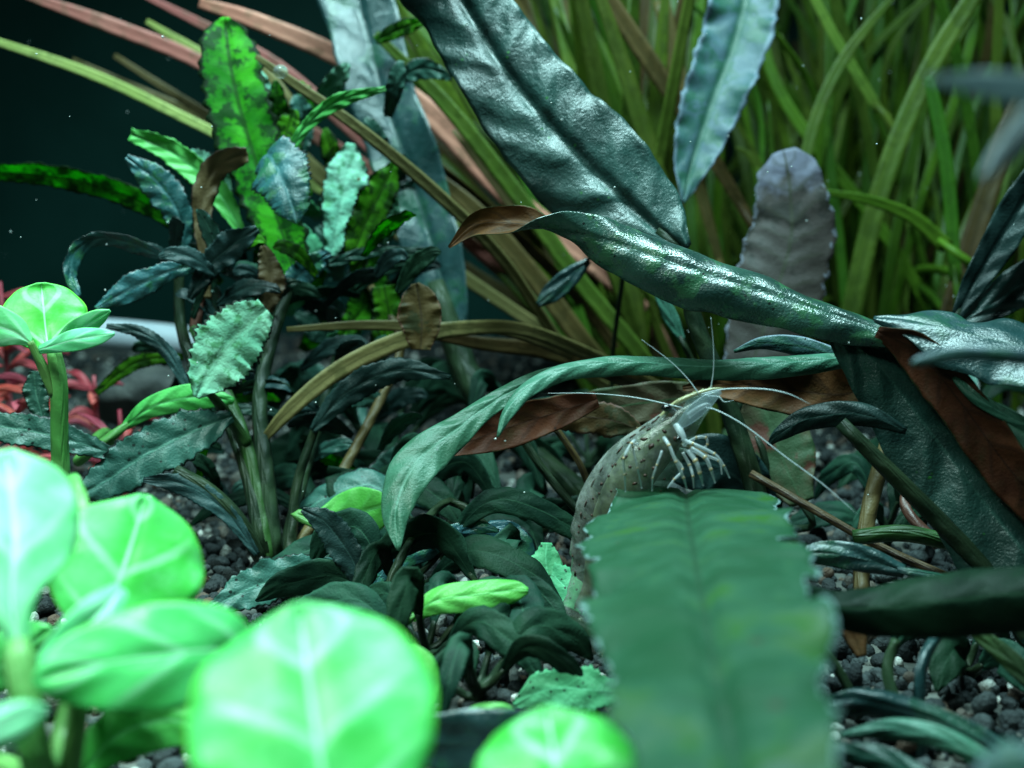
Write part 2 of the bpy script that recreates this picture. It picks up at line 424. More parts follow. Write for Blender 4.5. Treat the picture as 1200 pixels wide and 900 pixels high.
# ---------------------------------------------------------------- the setting
def soil():
    nx, ny = 90, 70
    V, F = [], []
    for j in range(ny):
        for i in range(nx):
            x = -32 + 64 * i / (nx - 1); y = 1 + 38 * j / (ny - 1)
            V.append((x, y, -0.12 + 0.25 * nz(x * 0.25, y * 0.25) + 0.06 * nz(x, y, 3)))
    for j in range(ny - 1):
        for i in range(nx - 1):
            a = j * nx + i; F.append((a, a + 1, a + nx + 1, a + nx))
    o = mesh_obj('ground', V, F, m_soil); o['kind'] = 'structure'
def soil_z(x, y):
    return -0.12 + 0.25 * nz(x * 0.25, y * 0.25) + 0.06 * nz(x, y, 3)
soil()
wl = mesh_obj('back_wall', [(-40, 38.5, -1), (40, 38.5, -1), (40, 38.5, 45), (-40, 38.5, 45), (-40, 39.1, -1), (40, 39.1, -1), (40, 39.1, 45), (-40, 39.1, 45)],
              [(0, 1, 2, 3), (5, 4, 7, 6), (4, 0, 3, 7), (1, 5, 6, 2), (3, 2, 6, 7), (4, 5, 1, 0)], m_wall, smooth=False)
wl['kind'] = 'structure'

def gravel():
    rng = np.random.default_rng(3)
    def base(sub):
        bm = bmesh.new(); bmesh.ops.create_icosphere(bm, subdivisions=sub, radius=1)
        bv = np.array([v.co[:] for v in bm.verts]); bf = np.array([[v.index for v in f.verts] for f in bm.faces]); bm.free()
        return bv, bf
    VV, FF, TT, off = [], [], [], 0
    for sub, n, y0, y1, pw in ((2, 11000, 6.5, 17.0, 1.2), (1, 17000, 17.0, 38.2, 1.3)):
        bv, bf = base(sub)
        y = y0 + (y1 - y0) * rng.random(n) ** pw
        x = (rng.random(n) * 2 - 1) * (y * 0.52 + 1.5)
        r = rng.lognormal(-2.75, 0.38, n).clip(0.025, 0.14) * (1 + 0.012 * y)
        z = np.array([soil_z(a, b) for a, b in zip(x, y)]) + r * rng.uniform(0.0, 1.1, n)
        sc = rng.uniform(0.6, 1.25, (n, 1, 3))
        # each grain lumpy in its own way: squash along a few random directions
        k = np.ones((n, len(bv)))
        for q in range(4):
            d = rng.standard_normal((n, 3)); d /= np.linalg.norm(d, axis=1)[:, None]
            dot = d @ bv.T
            k -= np.clip(dot - rng.uniform(.45, .8, (n, 1)), 0, 1) * .9
        V = bv[None] * k[:, :, None] * sc * r[:, None, None] + np.stack([x, y, z], 1)[:, None, :]
        VV.append(V.reshape(-1, 3)); FF.append((bf[None] + (np.arange(n) * len(bv))[:, None, None]).reshape(-1, 3) + off)
        TT.append(np.repeat(rng.random(n), len(bf))); off += n * len(bv)
    me = bpy.data.meshes.new('gravel')
    me.from_pydata((np.vstack(VV) * CM).tolist(), [], np.vstack(FF).tolist())
    at = me.attributes.new('tint', 'FLOAT', 'FACE')
    at.data.foreach_set('value', np.concatenate(TT))
    me.materials.append(m_gravel)
    me.polygons.foreach_set('use_smooth', [True] * len(me.polygons))
    o = link('gravel', me); o['kind'] = 'stuff'; o['label'] = 'fine grey gravel covering the tank floor'; o['category'] = 'gravel'
gravel()

# ---------------------------------------------------------------- things lying on the floor
h = tube(None, [(*P(-60, 392, 27), .40), (*P(90, 391, 27), .40), (*P(170, 396, 27), .40), (*P(245, 404, 27), .38)], m_hose, 'hose', 24, 16)
h['label'] = 'pale grey plastic hose lying behind the left plants'; h['category'] = 'hose'

def make_mound(px, py, d, r, label):
    c = P(px, py, d)
    bm = bmesh.new(); bmesh.ops.create_icosphere(bm, subdivisions=4, radius=1)
    V = []
    for v in bm.verts:
        p = np.array(v.co[:]); k = 1 + 0.22 * nz(p[0] * 1.3 + px, p[1] * 1.3, p[2] * 1.3) + 0.06 * nz(p[0] * 4, p[1] * 4, p[2] * 4 + py)
        V.append(c + p * k * np.array(r))
    F = [tuple(v.index for v in f.verts) for f in bm.faces]; bm.free()
    o = mesh_obj('mound', V, F, m_mound); o['label'] = label; o['category'] = 'mound'
make_mound(165, 462, 21.5, (1.0, 0.8, 0.62), 'dark rounded stone on the gravel below the pale hose')  # dark noise-shaped ellipsoid resting on the gravel

# ---------------------------------------------------------------- broad dark-leaved plant in the middle
cr = ground(905, 660); cr[2] = -0.1
A = thing('broad_leaved_plant', 'large dark glossy broad-leaved water plant with brown leaf undersides arching over the shrimp', 'plant', cr)
D2 = (m_big, m_under)
leaf(A, [(806, 292, 14.6, 8), (772, 270, 14.7, 42), (708, 212, 14.9, 66), (647, 150, 15.1, 66), (592, 82, 15.3, 58), (548, 12, 15.5, 55), (510, -50, 15.6, 62), (480, -115, 15.2, 72), (462, -175, 14.2, 80), (450, -225, 12.8, 76), (445, -250, 11.4, 50), (445, -240, 10.6, 6)],  # end above the frame is unseen, extended to shade the undergrowth
     D2, fold=0.06, curl=-0.12, wave=0.14, wfreq=6.5, quilt=0.02, qfreq=14, groove=0.10, nu=140, nv=24, roll=-9)
ptube(A, [(770, 270, 14.75, 5), (800, 300, 14.7, 8), (812, 370, 14.6, 10), (840, 440, 14.5, 11), (872, 530, 14.3, 12), (900, 630, 14.0, 13), (905, 668, 13.9, 13)], m_stem)
# long leaf rolled along its length
leaf(A, [(1090, 404, 11.9, 10, -40), (1010, 380, 12.1, 26, -44), (905, 346, 12.3, 40, -34), (800, 312, 12.5, 46, -32), (715, 284, 12.7, 36, -12), (660, 272, 12.85, 26, 50), (605, 264, 12.95, 24, 140), (560, 264, 13.0, 16, 165), (526, 290, 13.0, 2, 165)],
     (m_bigcurl, m_under), curl=-1.05, wave=0.07, wfreq=5, quilt=0.02, groove=0.05, nu=90, nv=22, thick=0.03)
# its broad blade that hangs down to the right, shaded above
leaf(A, [(985, 388, 12.25, 18), (1030, 430, 12.15, 40), (1085, 500, 12.0, 56), (1150, 585, 11.7, 64), (1235, 690, 11.3, 70), (1300, 770, 11.0, 60)],
     D2, fold=-0.1, curl=-0.35, wave=0.05, quilt=0.02, nu=60, nv=18, roll=14)
leaf(A, [(1028, 388, 12.0, 7), (1075, 412, 11.85, 25), (1125, 470, 11.65, 30), (1180, 545, 11.45, 30), (1260, 640, 11.2, 26)],
     (m_under, m_under), curl=0.4, wave=0.06, nu=44, nv=14, roll=-20)
leaf(A, [(1250, 515, 11.1, 8), (1190, 492, 11.3, 8), (1140, 462, 11.5, 8), (1112, 425, 11.7, 7), (1092, 402, 11.85, 3)], (m_teal, m_under), wave=0.03, curl=-0.5, nu=36, nv=8)
leaf(A, [(1290, 440, 11.0, 60), (1200, 408, 11.4, 58), (1120, 388, 11.7, 48), (1062, 375, 12.0, 26), (1024, 372, 12.15, 4)], (m_silver, m_under), curl=-0.5, wave=0.12, wfreq=3, nu=50, nv=16, roll=-52)
# arched leaf above the shrimp
leaf(A, [(1000, 418, 13.0, 10), (930, 425, 12.9, 17), (830, 430, 12.75, 16), (740, 425, 12.6, 15), (670, 431, 12.4, 14), (622, 452, 12.2, 13), (594, 482, 12.0, 10), (583, 512, 11.9, 2)],
     (m_teal, m_under), curl=-0.9, wave=0.10, wfreq=5, nu=60, nv=14, roll=-32)
leaf(A, [(730, 432, 13.4, 8), (650, 438, 13.2, 10), (590, 464, 12.9, 13), (535, 503, 12.6, 20), (487, 543, 12.3, 30), (464, 595, 12.0, 20), (467, 645, 11.8, 2)],
     (m_teal, m_under), curl=-0.4, wave=0.08, wfreq=3, quilt=0.03, qfreq=6, groove=0.06, nu=60, nv=16, roll=-22)
leaf(A, [(700, 468, 13.9, 10), (650, 484, 13.9, 22), (580, 506, 13.7, 24), (512, 534, 13.4, 4)], (m_under, m_under), curl=0.5, wave=0.12, wfreq=4, nu=44, nv=16)
leaf(A, [(1045, 440, 13.5, 14), (990, 462, 13.7, 36), (920, 456, 13.9, 30), (850, 450, 14.0, 18), (800, 455, 14.1, 3)], (m_under, m_under), curl=0.4, wave=0.1, wfreq=4, nu=44, nv=16)
leaf(A, [(840, 462, 14.5, 10), (770, 470, 14.5, 24), (700, 478, 14.6, 22), (660, 470, 14.7, 3)], (m_mottle, m_mottle), curl=0.3, wave=0.12, wfreq=4, nu=40, nv=12)
leaf(A, [(990, 420, 13.1, 8), (940, 406, 13.3, 12), (895, 402, 13.5, 8), (860, 412, 13.6, 2)], (m_silver2, m_under), curl=-0.3, wave=0.08, nu=30, nv=10)
leaf(A, [(752, 505, 14.4, 5), (715, 492, 14.4, 20), (668, 488, 14.4, 18), (628, 492, 14.4, 3)], (m_gold, m_gold), wave=0.15, nu=34, nv=12, serr=0.15, stalk=cr, srad=0.05, smat=m_brown)
leaf(A, [(905, 600, 14.6, 12), (870, 565, 14.5, 34), (835, 545, 14.4, 36), (790, 545, 14.4, 24), (765, 560, 14.4, 4)], (m_buceblack, m_under), wave=0.1, nu=36, nv=12, stalk=cr, smat=m_stem)  # dark leaf added as shading in the gap under the shrimp's legs
# lower dark leaf with its own stalk
leaf(A, [(1062, 505, 11.9, 5), (1010, 486, 12.0, 15), (950, 490, 12.2, 15), (915, 508, 12.3, 9), (900, 522, 12.4, 2)], (m_buceblack, m_under), curl=-0.6, wave=0.08, nu=36, nv=12)
ptube(A, [(985, 495, 12.05, 8), (1040, 550, 11.9, 10), (1100, 610, 11.8, 11), (1165, 680, 11.6, 12), (1215, 770, 11.4, 12)], m_stem)
# leaves further back
leaf(A, [(532, 400, 18.6, 16), (515, 320, 18.8, 32), (482, 210, 19, 40), (446, 105, 19.2, 41), (428, 35, 19.4, 44), (405, -45, 19.6, 42), (390, -120, 19.8, 20), (385, -160, 19.9, 3)], (m_silver, m_under),
     fold=0.2, curl=0.2, wave=0.13, wfreq=3.5, quilt=0.03, groove=0.08, nu=60, nv=18)
ptube(A, [(510, 330, 18.75, 10), (532, 400, 18.6, 16), (556, 455, 18.3, 17), (610, 520, 17.6, 15), (720, 600, 16, 13), (880, 664, 14.2, 13)], m_stem)
leaf(A, [(882, -40, 19.6, 40), (862, 45, 19.3, 42), (836, 115, 19, 38), (813, 185, 18.8, 26), (800, 238, 18.6, 2)], (m_silver2, m_under), fold=0.1, curl=0.3, wave=0.2, wfreq=5,
     quilt=0.03, serr=.06, groove=0.1, nu=60, nv=18)
leaf(A, [(868, 470, 17.6, 22), (900, 370, 17.8, 48), (926, 285, 18, 52), (926, 225, 18.1, 43), (922, 195, 18.15, 34), (918, 176, 18.2, 14)], (m_mauve, m_under), curl=-0.3, wave=0.06, serr=0.07, sfreq=16, nu=66, nv=18, stalk=cr, srad=0.1, smat=m_stem)
leaf(A, [(940, 590, 14.6, 14), (918, 540, 14.8, 38), (900, 490, 15, 36), (888, 452, 15.1, 8)], (m_mottle, m_under), wave=0.08, nu=36, nv=12, stalk=cr, smat=m_stem)
leaf(A, [(1120, 372, 15.6, 6), (1150, 318, 15.6, 17), (1195, 245, 15.5, 24), (1240, 180, 15.4, 22)], (m_buceblack, m_under), fold=0.3, wave=0.1, groove=0.1, nu=40, nv=12, stalk=ground(1130, 640), smat=m_stem)
leaf(A, [(1115, 385, 15.9, 8), (1160, 358, 15.8, 20), (1215, 322, 15.7, 26), (1270, 290, 15.6, 24)], (m_big, m_under), fold=0.2, wave=0.05, nu=40, nv=12, stalk=ground(1130, 640), smat=m_stem)
leaf(A, [(690, 305, 17, 4), (668, 325, 17, 12), (645, 345, 17, 11), (630, 358, 17, 3)], (m_silver, m_under), nu=24, nv=8, stalk=ground(720, 560), smat=m_stem, srad=0.04)
leaf(A, [(800, 400, 16.2, 4), (785, 370, 16.2, 9), (770, 335, 16.2, 6)], (m_teal, m_under), nu=20, nv=8, stalk=cr, smat=m_stem)
for pts, mt in (([(880, 555, 14, 5), (950, 595, 13.6, 5), (1030, 640, 13.2, 5), (1120, 680, 12.8, 5)], m_brown), ([(1040, 520, 14, 9), (1020, 590, 13.8, 10), (1010, 660, 13.5, 10), (1010, 700, 13.2, 10)], m_brown),
                ([(1000, 630, 12.9, 9), (1060, 625, 12.8, 10), (1130, 640, 12.7, 9)], m_stemgreen), ([(1100, 640, 13, 7), (1060, 590, 13.4, 6), (1085, 540, 13.8, 4)], m_stemred),
                ([(600, 495, 14.4, 5), (640, 555, 14.2, 5), (690, 610, 14, 5), (760, 660, 13.9, 5)], m_stem), ([(650, 500, 14.6, 4), (680, 545, 14.6, 4), (700, 600, 14.5, 5)], m_brown)):
    ptube(A, pts, mt)

# ---------------------------------------------------------------- near plant on the right whose serrated leaf the shrimp holds
cr2 = ground(1080, 890); cr2[2] = -0.1
B = thing('serrated_leaved_plant', 'low dark green plant whose wide toothed leaf leans out before the shrimp', 'plant', cr2)
leaf(B, [(880, 1000, 4.6, 106), (866, 920, 4.9, 116), (844, 810, 5.7, 128), (825, 715, 6.9, 132), (813, 648, 8.4, 128), (807, 611, 9.8, 118), (805, 592, 10.9, 110), (804.5, 581, 11.6, 100), (804, 575, 11.9, 84), (804, 573, 12.0, 64)], (m_front, m_under),
     curl=-0.20, wave=0.12, wfreq=5, serr=0.05, sfreq=15, quilt=0.016, qfreq=13, groove=0.08, nu=140, nv=26, thick=0.03, jitter=2.2)
leaf(B, [(940, 690, 9.6, 8), (985, 712, 9.5, 28), (1060, 710, 9.3, 42), (1150, 700, 9.1, 48), (1260, 690, 8.8, 46)], (m_dim, m_under), fold=-0.25, curl=-0.7, wave=0.06, nu=40, nv=14, roll=10)
leaf(B, [(1210, 905, 8.8, 10), (1150, 868, 9.0, 16), (1080, 838, 9.2, 17), (1010, 824, 9.3, 18), (955, 834, 9.4, 10)], (m_silver, m_under), curl=-0.7, wave=0.06, nu=40, nv=12, roll=10)
leaf(B, [(1200, 925, 8.4, 12), (1120, 872, 8.7, 14), (1050, 855, 8.9, 14), (985, 862, 9.0, 3)], (m_teal, m_under), curl=-0.6, wave=0.05, nu=36, nv=10)
leaf(B, [(1120, 940, 8.2, 14), (1040, 893, 8.6, 18), (975, 880, 8.8, 10), (930, 880, 8.9, 2)], (m_buce, m_under), curl=-0.5, wave=0.05, nu=36, nv=10)
leaf(B, [(1060, 670, 11.2, 8), (1010, 655, 11.3, 16), (960, 648, 11.4, 14), (930, 655, 11.5, 3)], (m_silver, m_under), curl=-0.4, wave=0.12, nu=30, nv=10, stalk=cr2)
leaf(B, [(1010, 770, 10.4, 6), (1000, 740, 10.5, 14), (980, 700, 10.6, 10)], (m_under, m_under), nu=20, nv=8)
leaf(B, [(1230, 820, 9.8, 10), (1180, 770, 10, 12), (1130, 730, 10.2, 5)], (m_stemgreen, m_under), nu=20, nv=8)
ptube(B, [(1050, 750, 10.4, 6), (1040, 790, 10.3, 7), (1060, 850, 10.1, 8)], m_stem)
ptube(B, [(950, 740, 10.6, 5), (985, 790, 10.5, 6), (1010, 840, 10.4, 7)], m_stem)

# ---------------------------------------------------------------- wavy-leaved plant on the left
cl = ground(312, 668); cl[2] = -0.1
C = thing('wavy_leaved_plant', 'tall bushy plant with crinkled blue and green leaves rising from the gravel at left', 'plant', cl)
def bl(pts, mt, **kw):
    k = dict(wave=0.13, wfreq=5, serr=0.14, sfreq=19, groove=0.06, nu=64, nv=14, thick=0.02, fold=0.08)
    k.update(kw)
    return leaf(C, pts, mt if isinstance(mt, tuple) else (mt, mt), **k)
bl([(352, 345, 16.5, 14), (328, 265, 16.6, 28), (297, 180, 16.7, 36), (277, 110, 16.8, 39), (268, 62, 16.9, 35), (265, 32, 17, 20), (264, 20, 17, 4)], m_bucegreen, sfreq=20, nu=90, wave=0.06)
bl([(243, 350, 15.8, 5), (238, 290, 15.8, 7), (238, 235, 15.8, 13), (250, 200, 15.8, 15), (272, 186, 15.7, 13), (290, 181, 15.6, 9)], (m_brown, m_brown), serr=0.12)
bl([(312, 180, 15.75, 27), (319, 188, 15.6, 33), (330, 210, 15.4, 34), (342, 242, 15.3, 22), (348, 262, 15.3, 3)], (m_buceblue, m_brown), curl=-0.5, wave=0.06, roll=-10)
bl([(285, 275, 16.8, 5), (255, 225, 16.8, 15), (215, 188, 16.8, 16), (180, 168, 16.8, 12), (153, 158, 16.8, 8)], (m_bright, m_bucegreen), curl=0.5)
bl([(270, 240, 17.1, 6), (245, 205, 17.2, 22), (215, 190, 17.2, 16), (195, 185, 17.2, 3)], (m_mint, m_bucegreen))
bl([(216, 300, 16.3, 5), (208, 250, 16.2, 17), (182, 212, 16.1, 19), (148, 184, 16.0, 4)], (m_buceblue, m_brown), curl=-0.2)
bl([(225, 275, 17.2, 6), (165, 236, 17.2, 14), (95, 212, 17.2, 15), (25, 203, 17.2, 13), (-40, 202, 17.2, 8)], m_bucegreen, roll=25, serr=0.12)
bl([(200, 305, 16, 4), (160, 288, 15.9, 10), (118, 279, 15.8, 9), (90, 293, 15.7, 10), (82, 322, 15.6, 9), (92, 348, 15.6, 3)], (m_buceblue, m_buceblack), roll=30)
bl([(248, 312, 15.5, 4), (205, 316, 15.4, 11), (155, 338, 15.3, 16), (112, 362, 15.2, 3)], (m_buceblue, m_brown), curl=-0.4)
bl([(222, 350, 15.2, 4), (243, 315, 15.2, 13), (272, 288, 15.2, 17), (302, 268, 15.2, 5)], (m_buceblack, m_buceblack))
bl([(312, 362, 14.6, 14), (292, 378, 14.5, 34), (268, 405, 14.4, 40), (245, 438, 14.3, 30), (230, 466, 14.2, 4)], (m_mint, m_buce), curl=-0.2, serr=0.16, jitter=2.2)
bl([(218, 452, 15, 5), (196, 412, 15, 8), (165, 390, 15, 8), (125, 382, 15, 3)], (m_buceblack, m_brown), curl=-0.4)
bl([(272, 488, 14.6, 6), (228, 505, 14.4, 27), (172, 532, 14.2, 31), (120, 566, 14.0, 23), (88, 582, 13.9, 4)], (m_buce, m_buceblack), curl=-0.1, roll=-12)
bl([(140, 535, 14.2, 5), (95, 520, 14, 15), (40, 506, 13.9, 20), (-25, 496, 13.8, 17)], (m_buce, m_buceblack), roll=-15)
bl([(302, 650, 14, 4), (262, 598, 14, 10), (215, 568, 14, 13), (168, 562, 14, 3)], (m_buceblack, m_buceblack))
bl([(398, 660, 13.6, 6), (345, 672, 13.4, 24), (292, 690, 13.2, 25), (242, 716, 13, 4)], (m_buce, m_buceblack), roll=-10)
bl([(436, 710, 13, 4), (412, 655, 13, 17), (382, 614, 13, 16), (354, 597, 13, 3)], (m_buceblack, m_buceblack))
bl([(388, 300, 17.6, 8), (400, 245, 17.6, 23), (407, 200, 17.6, 24), (411, 168, 17.6, 5)], (m_mint, m_buce))
bl([(410, 310, 17.3, 8), (428, 262, 17.3, 21), (450, 218, 17.3, 19), (463, 190, 17.3, 4)], m_bucegreen)
bl([(400, 395, 17.6, 7), (425, 360, 17.6, 20), (438, 325, 17.6, 18), (442, 296, 17.6, 5)], m_bucegreen)
bl([(440, 420, 17.2, 8), (455, 375, 17.2, 20), (450, 335, 17.2, 15)], m_bucegreen)
bl([(330, 352, 16.4, 5), (350, 325, 16.4, 17), (378, 302, 16.4, 9), (388, 298, 16.4, 3)], (m_buceblue, m_buce))
bl([(493, 410, 15.4, 12), (494, 375, 15.4, 25), (490, 345, 15.4, 18), (487, 332, 15.4, 5)], (m_gold, m_gold), wave=0.07, serr=.06, jitter=2)
bl([(312, 365, 15.6, 8), (318, 332, 15.6, 16), (312, 300, 15.6, 10), (308, 288, 15.6, 3)], (m_brown, m_brown))
bl([(338, 178, 16.2, 5), (362, 145, 16.2, 7), (398, 118, 16.2, 9), (452, 104, 16.2, 3)], (m_bright, m_bucegreen), serr=0.1)
bl([(350, 200, 17.4, 8), (335, 165, 17.4, 22), (345, 128, 17.4, 6)], m_bucegreen)
bl([(440, 48, 18, 5), (470, 34, 18, 10), (498, 24, 18, 4)], m_bucegreen)
bl([(465, 92, 18.2, 6), (497, 80, 18.2, 13), (530, 92, 18.2, 4)], (m_buce, m_bucegreen))
bl([(366, 505, 14.8, 5), (405, 462, 14.8, 15), (465, 434, 14.8, 15), (528, 442, 14.8, 3)], (m_buceblack, m_buce), curl=-0.4)
bl([(385, 310, 16.8, 5), (430, 296, 16.8, 7), (500, 293, 16.8, 3)], (m_buce, m_brown))
bl([(300, 265, 17.4, 14), (330, 285, 17.4, 22), (345, 320, 17.4, 12)], m_bright, serr=0.1)
bl([(112, 460, 16.5, 4), (160, 425, 16.6, 9), (215, 418, 16.6, 4)], (m_bucegreen, m_buce))
bl([(50, 490, 14.6, 8), (42, 460, 14.6, 14), (40, 435, 14.6, 5)], (m_buce, m_buceblack))
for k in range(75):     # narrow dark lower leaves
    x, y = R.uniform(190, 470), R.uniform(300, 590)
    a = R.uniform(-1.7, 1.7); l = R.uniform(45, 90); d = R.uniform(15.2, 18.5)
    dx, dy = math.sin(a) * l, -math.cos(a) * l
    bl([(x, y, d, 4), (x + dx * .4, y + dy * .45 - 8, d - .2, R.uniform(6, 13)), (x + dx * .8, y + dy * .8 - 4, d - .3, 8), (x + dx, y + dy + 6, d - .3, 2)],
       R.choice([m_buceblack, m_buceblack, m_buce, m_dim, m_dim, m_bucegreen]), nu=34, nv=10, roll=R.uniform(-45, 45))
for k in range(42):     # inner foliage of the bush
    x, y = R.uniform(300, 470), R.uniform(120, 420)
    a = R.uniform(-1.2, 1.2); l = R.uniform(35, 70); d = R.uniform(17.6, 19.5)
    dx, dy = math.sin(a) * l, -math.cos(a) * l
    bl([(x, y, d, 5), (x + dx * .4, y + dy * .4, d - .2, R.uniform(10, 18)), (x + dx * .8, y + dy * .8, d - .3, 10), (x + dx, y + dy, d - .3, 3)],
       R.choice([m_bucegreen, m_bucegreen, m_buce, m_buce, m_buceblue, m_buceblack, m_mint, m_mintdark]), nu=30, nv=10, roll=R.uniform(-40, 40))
for pts, mt in (([(240, 255, 16, 6), (236, 330, 15.9, 7), (228, 390, 15.8, 7)], m_stemred), ([(212, 270, 16.4, 5), (210, 330, 16.2, 6), (216, 400, 16, 7), (262, 480, 15.4, 8), (292, 560, 14.8, 9), (308, 650, 14.4, 10)], m_stem),
                ([(228, 385, 15.8, 7), (255, 440, 15.4, 8), (285, 510, 15, 8), (303, 580, 14.7, 9), (313, 660, 14.4, 10)], m_stemgreen),
                ([(340, 330, 16.4, 7), (318, 400, 15.8, 8), (304, 470, 15.3, 9), (312, 560, 14.8, 10), (322, 655, 14.5, 11)], m_stem),
                ([(372, 495, 14.9, 5), (350, 560, 14.8, 6), (342, 620, 14.6, 7), (338, 660, 14.4, 8)], m_stem),
                ([(400, 400, 17.4, 5), (380, 470, 16.4, 6), (350, 580, 15.2, 7), (330, 660, 14.6, 8)], m_stem),
                ([(205, 552, 14.1, 8), (245, 575, 14.1, 9), (280, 610, 14.1, 9), (305, 655, 14.3, 8)], m_stem),
                ([(240, 455, 14.5, 4), (262, 480, 14.7, 6), (290, 520, 14.9, 7)], m_stemgreen),
                ([(430, 330, 17.6, 5), (470, 400, 17.0, 5), (440, 480, 16.2, 6), (380, 590, 15, 7), (335, 665, 14.5, 8)], m_brown)):
    ptube(C, pts, mt)

# small dark wavy-leaved plants on the floor, several added to darken the gravel
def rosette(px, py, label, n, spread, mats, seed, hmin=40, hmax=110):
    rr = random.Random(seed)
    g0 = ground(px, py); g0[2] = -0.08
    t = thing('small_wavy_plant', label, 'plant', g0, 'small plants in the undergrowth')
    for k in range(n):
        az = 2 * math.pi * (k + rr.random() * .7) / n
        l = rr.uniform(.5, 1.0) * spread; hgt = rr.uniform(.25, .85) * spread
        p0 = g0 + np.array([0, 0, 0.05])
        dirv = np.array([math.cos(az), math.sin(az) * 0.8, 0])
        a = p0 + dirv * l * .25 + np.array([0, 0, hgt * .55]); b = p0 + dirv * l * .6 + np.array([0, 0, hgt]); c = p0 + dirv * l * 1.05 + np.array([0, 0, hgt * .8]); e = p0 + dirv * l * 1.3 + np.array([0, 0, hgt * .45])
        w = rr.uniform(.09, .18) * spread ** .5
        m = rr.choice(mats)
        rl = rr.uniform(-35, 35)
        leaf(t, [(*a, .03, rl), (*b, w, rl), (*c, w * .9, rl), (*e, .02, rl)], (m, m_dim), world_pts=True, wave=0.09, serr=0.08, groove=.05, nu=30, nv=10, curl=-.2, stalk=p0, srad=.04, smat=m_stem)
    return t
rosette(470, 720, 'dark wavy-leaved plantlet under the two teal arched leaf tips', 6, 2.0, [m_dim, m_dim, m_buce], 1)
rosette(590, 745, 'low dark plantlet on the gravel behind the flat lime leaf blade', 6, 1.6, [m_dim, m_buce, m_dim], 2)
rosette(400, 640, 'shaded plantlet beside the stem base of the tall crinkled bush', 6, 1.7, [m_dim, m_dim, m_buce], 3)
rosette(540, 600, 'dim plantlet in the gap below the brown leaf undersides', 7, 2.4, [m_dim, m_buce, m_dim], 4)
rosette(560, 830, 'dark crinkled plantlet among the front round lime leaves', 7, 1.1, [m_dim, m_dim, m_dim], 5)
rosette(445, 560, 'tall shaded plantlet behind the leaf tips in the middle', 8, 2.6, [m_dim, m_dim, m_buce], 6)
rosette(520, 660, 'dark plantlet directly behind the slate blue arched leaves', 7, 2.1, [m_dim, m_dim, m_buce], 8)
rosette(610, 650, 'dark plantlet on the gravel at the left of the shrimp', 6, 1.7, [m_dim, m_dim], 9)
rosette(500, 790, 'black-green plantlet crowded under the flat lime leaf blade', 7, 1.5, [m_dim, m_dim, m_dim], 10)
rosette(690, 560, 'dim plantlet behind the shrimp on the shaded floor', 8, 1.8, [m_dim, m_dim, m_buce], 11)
rosette(1090, 560, 'added dark plantlet standing behind the long rolled leaf', 9, 2.6, [m_dim, m_dim, m_buce], 12)  # right-hand plantlets from here on are added to darken the shadowed floor
rosette(1180, 660, 'added dark plantlet below the broad hanging leaf blade', 8, 1.6, [m_dim], 13)
rosette(1040, 640, 'added dark plantlet between the brown stems under the long rolled leaf', 7, 1.5, [m_dim, m_dim, m_teal], 14)
rosette(1130, 800, 'added low dark plantlet beside the pale curved leaves of the toothed plant', 7, 1.0, [m_dim, m_dim, m_buce], 15)
E = thing('speckled_leaf_plant', 'small plant with mint green black-dotted leaves beside the shrimp tail', 'plant', ground(650, 780))
ge = ground(650, 780)
leaf(E, [(655, 730, 12.6, 6), (645, 690, 12.7, 22), (640, 660, 12.8, 20), (640, 636, 12.9, 6)], m_mintdark, wave=.12, serr=.15, nu=36, nv=12, stalk=ge, smat=m_stem)
leaf(E, [(690, 720, 12.4, 6), (665, 690, 12.6, 18), (640, 668, 12.8, 12), (620, 660, 12.9, 3)], m_mintdark, wave=.12, serr=.15, nu=36, nv=12, stalk=ge, smat=m_stem)
leaf(E, [(740, 815, 10.3, 10), (690, 808, 10.4, 24), (640, 808, 10.5, 22), (602, 826, 10.6, 4)], m_mintdark, wave=.10, serr=.25, nu=40, nv=12, stalk=ge, smat=m_stem)
H = thing('arched_leaf_plant', 'small plant with two arched slate blue leaves behind the flat lime leaf blade', 'plant', ground(445, 760))
gh = ground(445, 760)
leaf(H, [(425, 715, 13, 4), (452, 668, 13, 12), (500, 641, 13, 16), (555, 619, 13, 10), (585, 622, 13, 2)], (m_buceblue, m_buceblack), curl=-.5, wave=.12, groove=.05, nu=44, nv=12, stalk=gh, smat=m_stemred)
leaf(H, [(570, 616, 13.3, 8), (592, 630, 13.2, 22), (607, 655, 13.1, 24), (612, 692, 13, 4)], (m_buceblue, m_buceblack), curl=-.4, wave=.08, nu=36, nv=12, stalk=gh, smat=m_stem)

# ---------------------------------------------------------------- bright round-leaved plants in front
def rl(t, pts, mt=m_lime, crown=None, **kw):
    k = dict(wave=0.035, wfreq=2.5, quilt=0.0, groove=0.05, nu=48, nv=18, thick=0.03, curl=-0.25, jitter=0.5, smat=m_limestem, srad=0.09)
    k.update(kw)
    return leaf(t, pts, (mt, mt), stalk=crown, **k)
g1 = P(395, 1120, 6.2); g1[2] = -0.1
T1 = thing('round_leaved_plant', 'bright lime plant with one huge rounded leaf and white midrib, out of focus', 'plant', g1, 'round lime plants in the foreground')
rl(T1, [(392, 1000, 5.5, 40), (380, 920, 5.65, 122), (367, 835, 5.9, 147), (357, 760, 6.2, 122), (352, 722, 6.35, 66), (350, 706, 6.4, 8)], crown=g1)
g2 = P(672, 1120, 6.6); g2[2] = -0.1
T2 = thing('round_leaved_plant', 'bright lime plant showing only its domed leaf top before the toothed leaf', 'plant', g2, 'round lime plants in the foreground')
rl(T2, [(668, 1010, 5.9, 30), (660, 950, 6.05, 90), (650, 890, 6.25, 98), (643, 848, 6.5, 68), (640, 828, 6.6, 8)], crown=g2)
g3 = P(75, 1040, 7.4); g3[2] = -0.1
